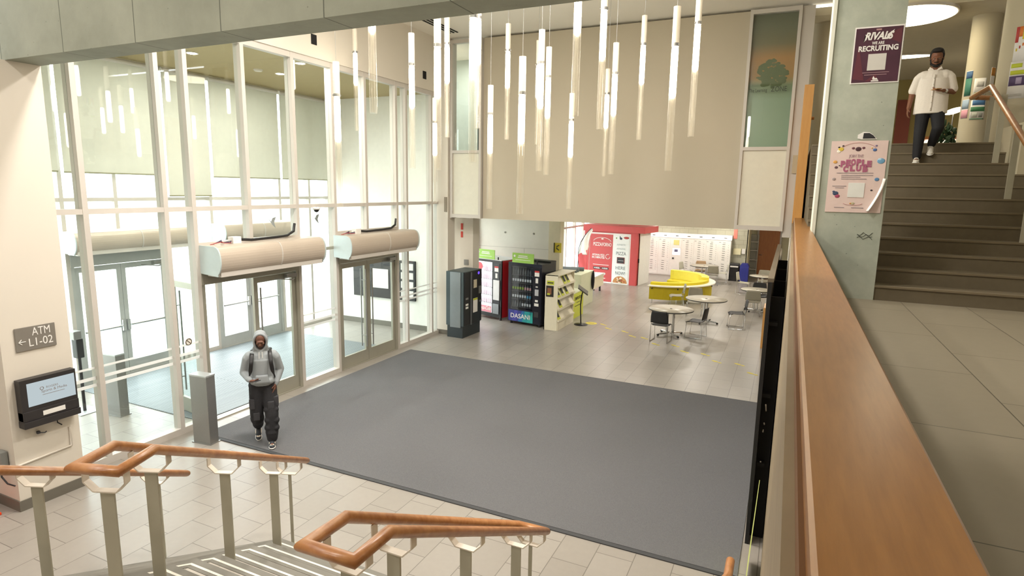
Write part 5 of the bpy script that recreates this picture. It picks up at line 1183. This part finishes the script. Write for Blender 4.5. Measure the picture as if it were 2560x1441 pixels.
def shoeM(ank, rx=0, rz=0): return Matrix.Translation(ank) @ Matrix.Rotation(math.radians(rz), 4, 'Z') @ Matrix.Rotation(math.radians(rx), 4, 'X')

# ---- person in the grey hoodie
t = thing('person', 'person in a light grey hooded sweatshirt and baggy black trousers looking at a phone', 'person', (-6.93, 6.18, .017), 46); t.scale = (.98, .98, .98)
SK = mat('skin_brown', '6b4636', .55, noise=(30, .08))
body = MB()
HM = head(body, (0.0, -.055, 1.655), 22, .98)
body.cap((0, 0, 1.44), (0, -.025, 1.60), .058, .052)
body.cap((0, 0, 1.0), (0, 0, 1.35), .13, .15, flat=(1.05, .7)).cap((-.13, 0, 1.42), (.13, 0, 1.42), .065)
for s in (-1, 1): body.cap((s*.14, 0, 1.39), (s*.17, .0, 1.38), .048)
body.cap((-.18, 0, 1.37), (-.25, .05, 1.14), .048, .038).cap((-.25, .05, 1.14), (-.165, -.17, 1.085), .038, .026)
body.cap((.18, 0, 1.37), (.25, .06, 1.16), .048, .038).cap((.25, .06, 1.16), (.185, -.05, .955), .038, .027)
body.cap((-.08, 0, .95), (.08, 0, .95), .12, flat=(.85, 1))
body.cap((.09, 0, .92), (.105, -.10, .50), .082, .055).cap((.105, -.10, .50), (.095, -.11, .11), .052, .036)
body.cap((-.09, 0, .92), (-.10, .0, .50), .082, .055).cap((-.10, .0, .50), (-.10, .27, .17), .052, .036)
body.ell((.095, -.15, .05), (.038, .11, .035)).ell((-.10, .25, .10), (.035, .06, .07))
hand(body, (-.155, -.185, 1.08), (.62, -.62, .05), (.1, -.1, 1.0), (-.5, -.6, .3), .55)
hand(body, (.183, -.055, .95), (-.25, -.30, -1), (-.9, .3, 0), (-.3, -1, 0), .35)
bo = blob('body', body, SK, t, .006, 3)
face_parts(t, bo, HM, mat('eye_white', 'cfc6bc', .4), mat('lip_brown', '4d2f28', .5), INK)
put('beard', blob('beard', (lambda m: (setattr(m, 'v', [tuple(HM @ Vector(v)) for v in m.v]), m)[1])(MB().ell((0, -.052, -.088), (.040, .034, .024)).ell((-.045, -.03, -.06), (.012, .03, .03)).ell((.045, -.03, -.06), (.012, .03, .03))), INK, None, .006, 2).data.copy(), mat('beard_black', '1c1614', .8), bo)
for o in [o for o in C.objects if o.name.startswith('beard') and o.parent is None]: bpy.data.objects.remove(o)
HG = mat('hoodie_grey', '999fa3', .9, noise=(220, .10), bump=.15)
hd = MB()
hd.colm((0, 0, 0), .178, .128, .955, 1.36, .190, .135).cap((0, 0, 1.3), (0, .005, 1.38), .16, .15, flat=(1.15, .85)).cap((-.12, .0, 1.40), (.12, .0, 1.40), .095, flat=(1, 1))
hd.cap((-.16, .0, 1.405), (-.195, .0, 1.37), .080, .073).cap((.16, .0, 1.405), (.195, .0, 1.37), .080, .073)
hd.cap((-.195, .0, 1.37), (-.255, .05, 1.15), .072, .062).cap((-.255, .055, 1.15), (-.18, -.14, 1.09), .062, .046)
hd.cap((.195, .0, 1.37), (.255, .06, 1.16), .072, .062).cap((.255, .06, 1.16), (.195, -.03, .985), .062, .046)
hd.cap((-.12, -.10, 1.03), (.12, -.10, 1.03), .050)
# hood ring around the face, open in front
hc = Vector((0, -.03, 1.645))
for a in range(-90, 271, 9):
    ar = math.radians(a); rx, rz2 = .088, (.122 if math.sin(ar) > 0 else .145)
    f0 = hc+Vector((rx*math.cos(ar), -.055-.035*max(0, math.sin(ar))+.02*max(0, -math.sin(ar)), rz2*math.sin(ar)-.005))
    b0 = hc+Vector((rx*.95*math.cos(ar), .075, rz2*.86*math.sin(ar)))
    hd.cap(f0, b0, .017, .024)
hd.ell(hc+Vector((0, .085, .01)), (.095, .045, .115)); hd.ell(hc+Vector((0, .005, .085)), (.088, .090, .075)); hd.cap((0, .075, 1.47), (0, .08, 1.57), .075)
for s in (-1, 1): hd.cap((s*.075, -.02, 1.455), (s*.082, -.05, 1.55), .034, .028)
hdo = blob('hooded_sweatshirt', hd, HG, t, .009, 5)
put('pocket', MB().sheet(lambda u, v: (-.11+.22*u*(1-.25*v)+.11*.25*v*1, -.148-.010*math.sin(u*3.1), 1.0+.14*v), 6, 4, .006), HG, hdo)
put('drawstring', MB().tube([(-.02, -.155, 1.50), (-.024, -.162, 1.40)], .004, 6).tube([(.02, -.155, 1.50), (.025, -.162, 1.41)], .004, 6), PAPER, hdo)
for a, b in (((-.178, -.155, 1.088), (-.165, -.172, 1.084)), ((.193, -.035, .975), (.187, -.045, .955))): put('cuff', MB().cap(a, b, .040, .036), mat('hoodie_rib', '8d9396', .9), hdo)
TRS = mat('trouser_black', '26262a', .85, noise=(40, .25), bump=.3)
tr_ = MB(); tr_.cap((-.07, 0, .95), (.07, 0, .95), .135, flat=(.84, 1)).cap((-.07, 0, 1.02), (.07, 0, 1.02), .12, flat=(.8, 1))
tr_.cap((.085, 0, .90), (.11, -.10, .50), .115, .098).cap((.11, -.10, .50), (.10, -.105, .17), .098, .088).cap((.10, -.105, .22), (.10, -.10, .12), .096, .080)
tr_.cap((-.085, 0, .90), (-.105, .0, .50), .115, .098).cap((-.105, .0, .50), (-.105, .235, .24), .098, .082).cap((-.105, .10, .39), (-.105, .13, .36), .104, .10)
for (x, y, z) in ((.105, -.08, .58), (.11, -.10, .42), (.105, -.10, .30)): tr_.cap((x-.05, y-.03, z), (x+.05, y-.03, z-.01), .062, .06)
tro = blob('trousers', tr_, TRS, t, .009, 3)
CP = mat('cargo_patch', '3a3a3e', .85, noise=(60, .2))
put('cargo_pocket', MB().box(.13, .215, -.13, -.02, .62, .78, bev=.02).box(.06, .15, -.175, -.12, .60, .72, bev=.02), CP, tro); put('cargo_pocket', MB().box(-.20, -.12, -.11, .02, .60, .76, bev=.02).box(-.15, -.06, -.11, -.08, .42, .54, bev=.015), CP, tro)
DW_ = mat('shoe_dark', '2b3038', .6)
SO = shoe(t, shoeM((.095, -.12, .0)), DW_, PAPER, mat('shoe_cream', 'e6d8c6', .6), BLACK)
shoe(t, shoeM((-.105, .27, .085), 32), DW_, PAPER, MATS['shoe_cream'], BLACK)
rootM = basis(t)
bp_ = thing('backpack', 'black backpack worn on the back of the hooded person, straps showing', 'backpack', tuple(rootM @ Vector((0, .22, 1.02))), 46)
put('pack_body', MB().box(-.15, .15, -.03, .12, 0, .42, bev=.05), BLACKM, bp_)
for s in (-1, 1):
    def strap(u, v, s=s):
        pth = [(.10, -.10, .46), (.115, -.19, .47), (.125, -.30, .42), (.135, -.372, .30), (.150, -.370, .18), (.175, -.31, .08), (.17, -.18, .02), (.12, -.04, .03)]
        k = v*(len(pth)-1); i = min(int(k), len(pth)-2); f = k-i; p = Vector(pth[i]).lerp(Vector(pth[i+1]), f)
        w_ = .055 if v < .55 else (.055-.035*min(1, (v-.55)/.1)); return (s*(p.x+(u-.5)*w_), p.y-.012, p.z)
    put('shoulder_strap', MB().sheet(strap, 3, 26, .014), BLACK, bp_)
ph = thing('mobile_phone', 'dark phone held in the hooded person\'s hand', 'phone', tuple(rootM @ Vector((-.085, -.262, 1.088))), 46+40)
Mp = Matrix.Rotation(math.radians(-12), 4, 'X')
put('phone_case', MB().box(-.037, .037, -.075, .075, 0, .009, bev=.004, M=Mp), BLACK, ph); put('phone_screen', MB().box(-.033, .033, -.07, .07, .009, .010, M=Mp), mat('screen_glass', '55585e', .1), ph)

# ---- man in the white shirt coming down the stairs
t = thing('person', 'bearded man in a white short-sleeved shirt and black trousers walking down the brown stairs', 'person', (1.735, 10.86, 4.37), -9); t.scale = (.94, .94, .94)
SK2 = mat('skin_tan', '80543c', .55, noise=(30, .08))
body = MB()
HM = head(body, (-.0, -.05, 1.60), 20, 1.08)
body.cap((0, 0, 1.38), (0, -.03, 1.54), .062, .056)
body.cap((0, 0, 1.0), (0, 0, 1.30), .13, .15, flat=(1.05, .7)).cap((-.11, 0, 1.33), (.11, 0, 1.33), .060)
body.cap((-.15, 0, 1.33), (-.19, .0, 1.29), .050, .046).cap((.15, 0, 1.33), (.19, .0, 1.29), .050, .046)
body.cap((-.195, 0, 1.29), (-.265, .03, 1.09), .048, .045).cap((-.265, .03, 1.09), (-.29, -.04, .87), .043, .029)
body.cap((.195, 0, 1.29), (.265, .05, 1.10), .048, .045).cap((.265, .05, 1.10), (.135, -.19, 1.09), .043, .028)
body.cap((-.08, 0, .92), (.08, 0, .92), .12, flat=(.85, 1))
# right leg straight on the lower step, left leg bent on the step above
body.cap((-.09, 0, .89), (-.10, -.06, .48), .085, .056).cap((-.10, -.06, .48), (-.10, -.04, .10), .053, .037).ell((-.10, -.10, .05), (.038, .11, .035))
body.cap((.09, 0, .89), (.13, -.10, .55), .085, .056).cap((.13, -.10, .55), (.07, .16, .29), .053, .037).ell((.07, .12, .21), (.037, .09, .045))
hand(body, (-.291, -.045, .865), (-.05, -.12, -1), (.9, .1, 0), (.2, -1, 0), .45)
hand(body, (.132, -.195, 1.09), (-.85, -.30, .05), (0, -.2, 1), (-.3, .4, .9), .55)
bo = blob('body', body, SK2, t, .006, 3)
face_parts(t, bo, HM, mat('eye_white', 'cfc6bc', .4), mat('lip_brown2', '6d3f34', .5), INK)
def mvh(m): m.v = [tuple(HM @ Vector(v)) for v in m.v]; return m
HAIR = mat('hair_black', '15110f', .7, noise=(80, .3), bump=.4)
hr = MB().ell((0, .035, .065), (.086, .096, .075)).ell((0, -.03, .115), (.07, .06, .035)).ell((.02, -.055, .118), (.05, .035, .025)).ell((-.074, .015, .04), (.016, .045, .045)).ell((.074, .015, .04), (.016, .045, .045)).ell((0, .085, .01), (.065, .035, .07))
blob('hair', mvh(hr), HAIR, bo, .006, 3)
bd = MB().ell((0, -.060, -.090), (.044, .036, .026))
for s in (-1, 1): bd.cap((s*.068, -.012, -.01), (s*.060, -.03, -.065), .011, .016); bd.cap((s*.058, -.035, -.07), (s*.02, -.075, -.088), .018, .02)
bd.cap((-.025, -.098, -.038), (.025, -.098, -.038), .0065)
blob('beard', mvh(bd), HAIR, bo, .005, 2)
SHW = mat('shirt_white', 'ebe4da', .85, noise=(50, .06), bump=.25)
sh_ = MB(); sh_.colm((0, 0, 0), .225, .150, .77, 1.30, .205, .136).cap((0, 0, 1.24), (0, 0, 1.32), .155, .14, flat=(1.18, .85)).cap((-.13, 0, 1.345), (.13, 0, 1.345), .088)
sh_.cap((-.17, 0, 1.345), (-.205, .0, 1.31), .070, .068).cap((.17, 0, 1.345), (.205, .0, 1.31), .070, .068).cap((-.208, .0, 1.31), (-.255, .025, 1.14), .066, .068).cap((.208, .0, 1.31), (.255, .04, 1.14), .066, .068)
sho = blob('shirt', sh_, SHW, t, .008, 4)
put('collar', MB().prism([(0, 1.395), (-.085, 1.44), (-.075, 1.47), (-.035, 1.445)], -.085, -.070, 'Y').prism([(0, 1.395), (.085, 1.44), (.075, 1.47), (.035, 1.445)], -.085, -.070, 'Y').tube([(-.075, -.02, 1.44), (-.05, .055, 1.455), (.05, .055, 1.455), (.075, -.02, 1.44)], .022, 8), SHW, sho)
put('button_placket', MB().sheet(lambda u, v: (-.014+.028*u, -.152+.012*v-.004*math.sin(3.14*v), .80+.55*v), 2, 10, .004), SHW, sho)
for k in range(6): put('button', MB().ell((0, -.157+.010*k/5, .84+k*.09), (.006, .003, .006), n=8, m=5), mat('button_grey', 'b9b4aa', .4), sho)
TR2 = mat('trouser_dark', '1c1d22', .8, noise=(30, .2), bump=.2)
tr_ = MB(); tr_.cap((-.07, 0, .92), (.07, 0, .92), .128, flat=(.82, 1)); tr_.cap((-.088, 0, .87), (-.10, -.06, .48), .105, .082).cap((-.10, -.06, .48), (-.10, -.035, .12), .082, .062)
tr_.cap((.088, 0, .87), (.13, -.10, .55), .105, .082).cap((.13, -.10, .55), (.075, .14, .32), .082, .060)
blob('trousers', tr_, TR2, t, .008, 4)
WS = mat('shoe_white', 'dcd8ce', .6)
shoe(t, shoeM((-.10, -.06, .0)), WS, PAPER, None, PAPER); shoe(t, shoeM((.07, .14, .19), 24), WS, PAPER, None, PAPER)
put('wrist_watch', MB().cap((.165, -.145, 1.088), (.155, -.158, 1.088), .034, .034), CHROME, bo)
rootM = basis(t)
ph = thing('mobile_phone', 'phone held by the man in the white shirt', 'phone', tuple(rootM @ Vector((.045, -.235, 1.105))), 20)
put('phone_case', MB().box(-.037, .037, -.07, .07, 0, .009, bev=.004), mat('case_orange', 'b9894c', .5), ph); put('phone_screen', MB().box(-.033, .033, -.065, .065, .009, .010), mat('screen_glass2', '3a3c40', .1), ph)
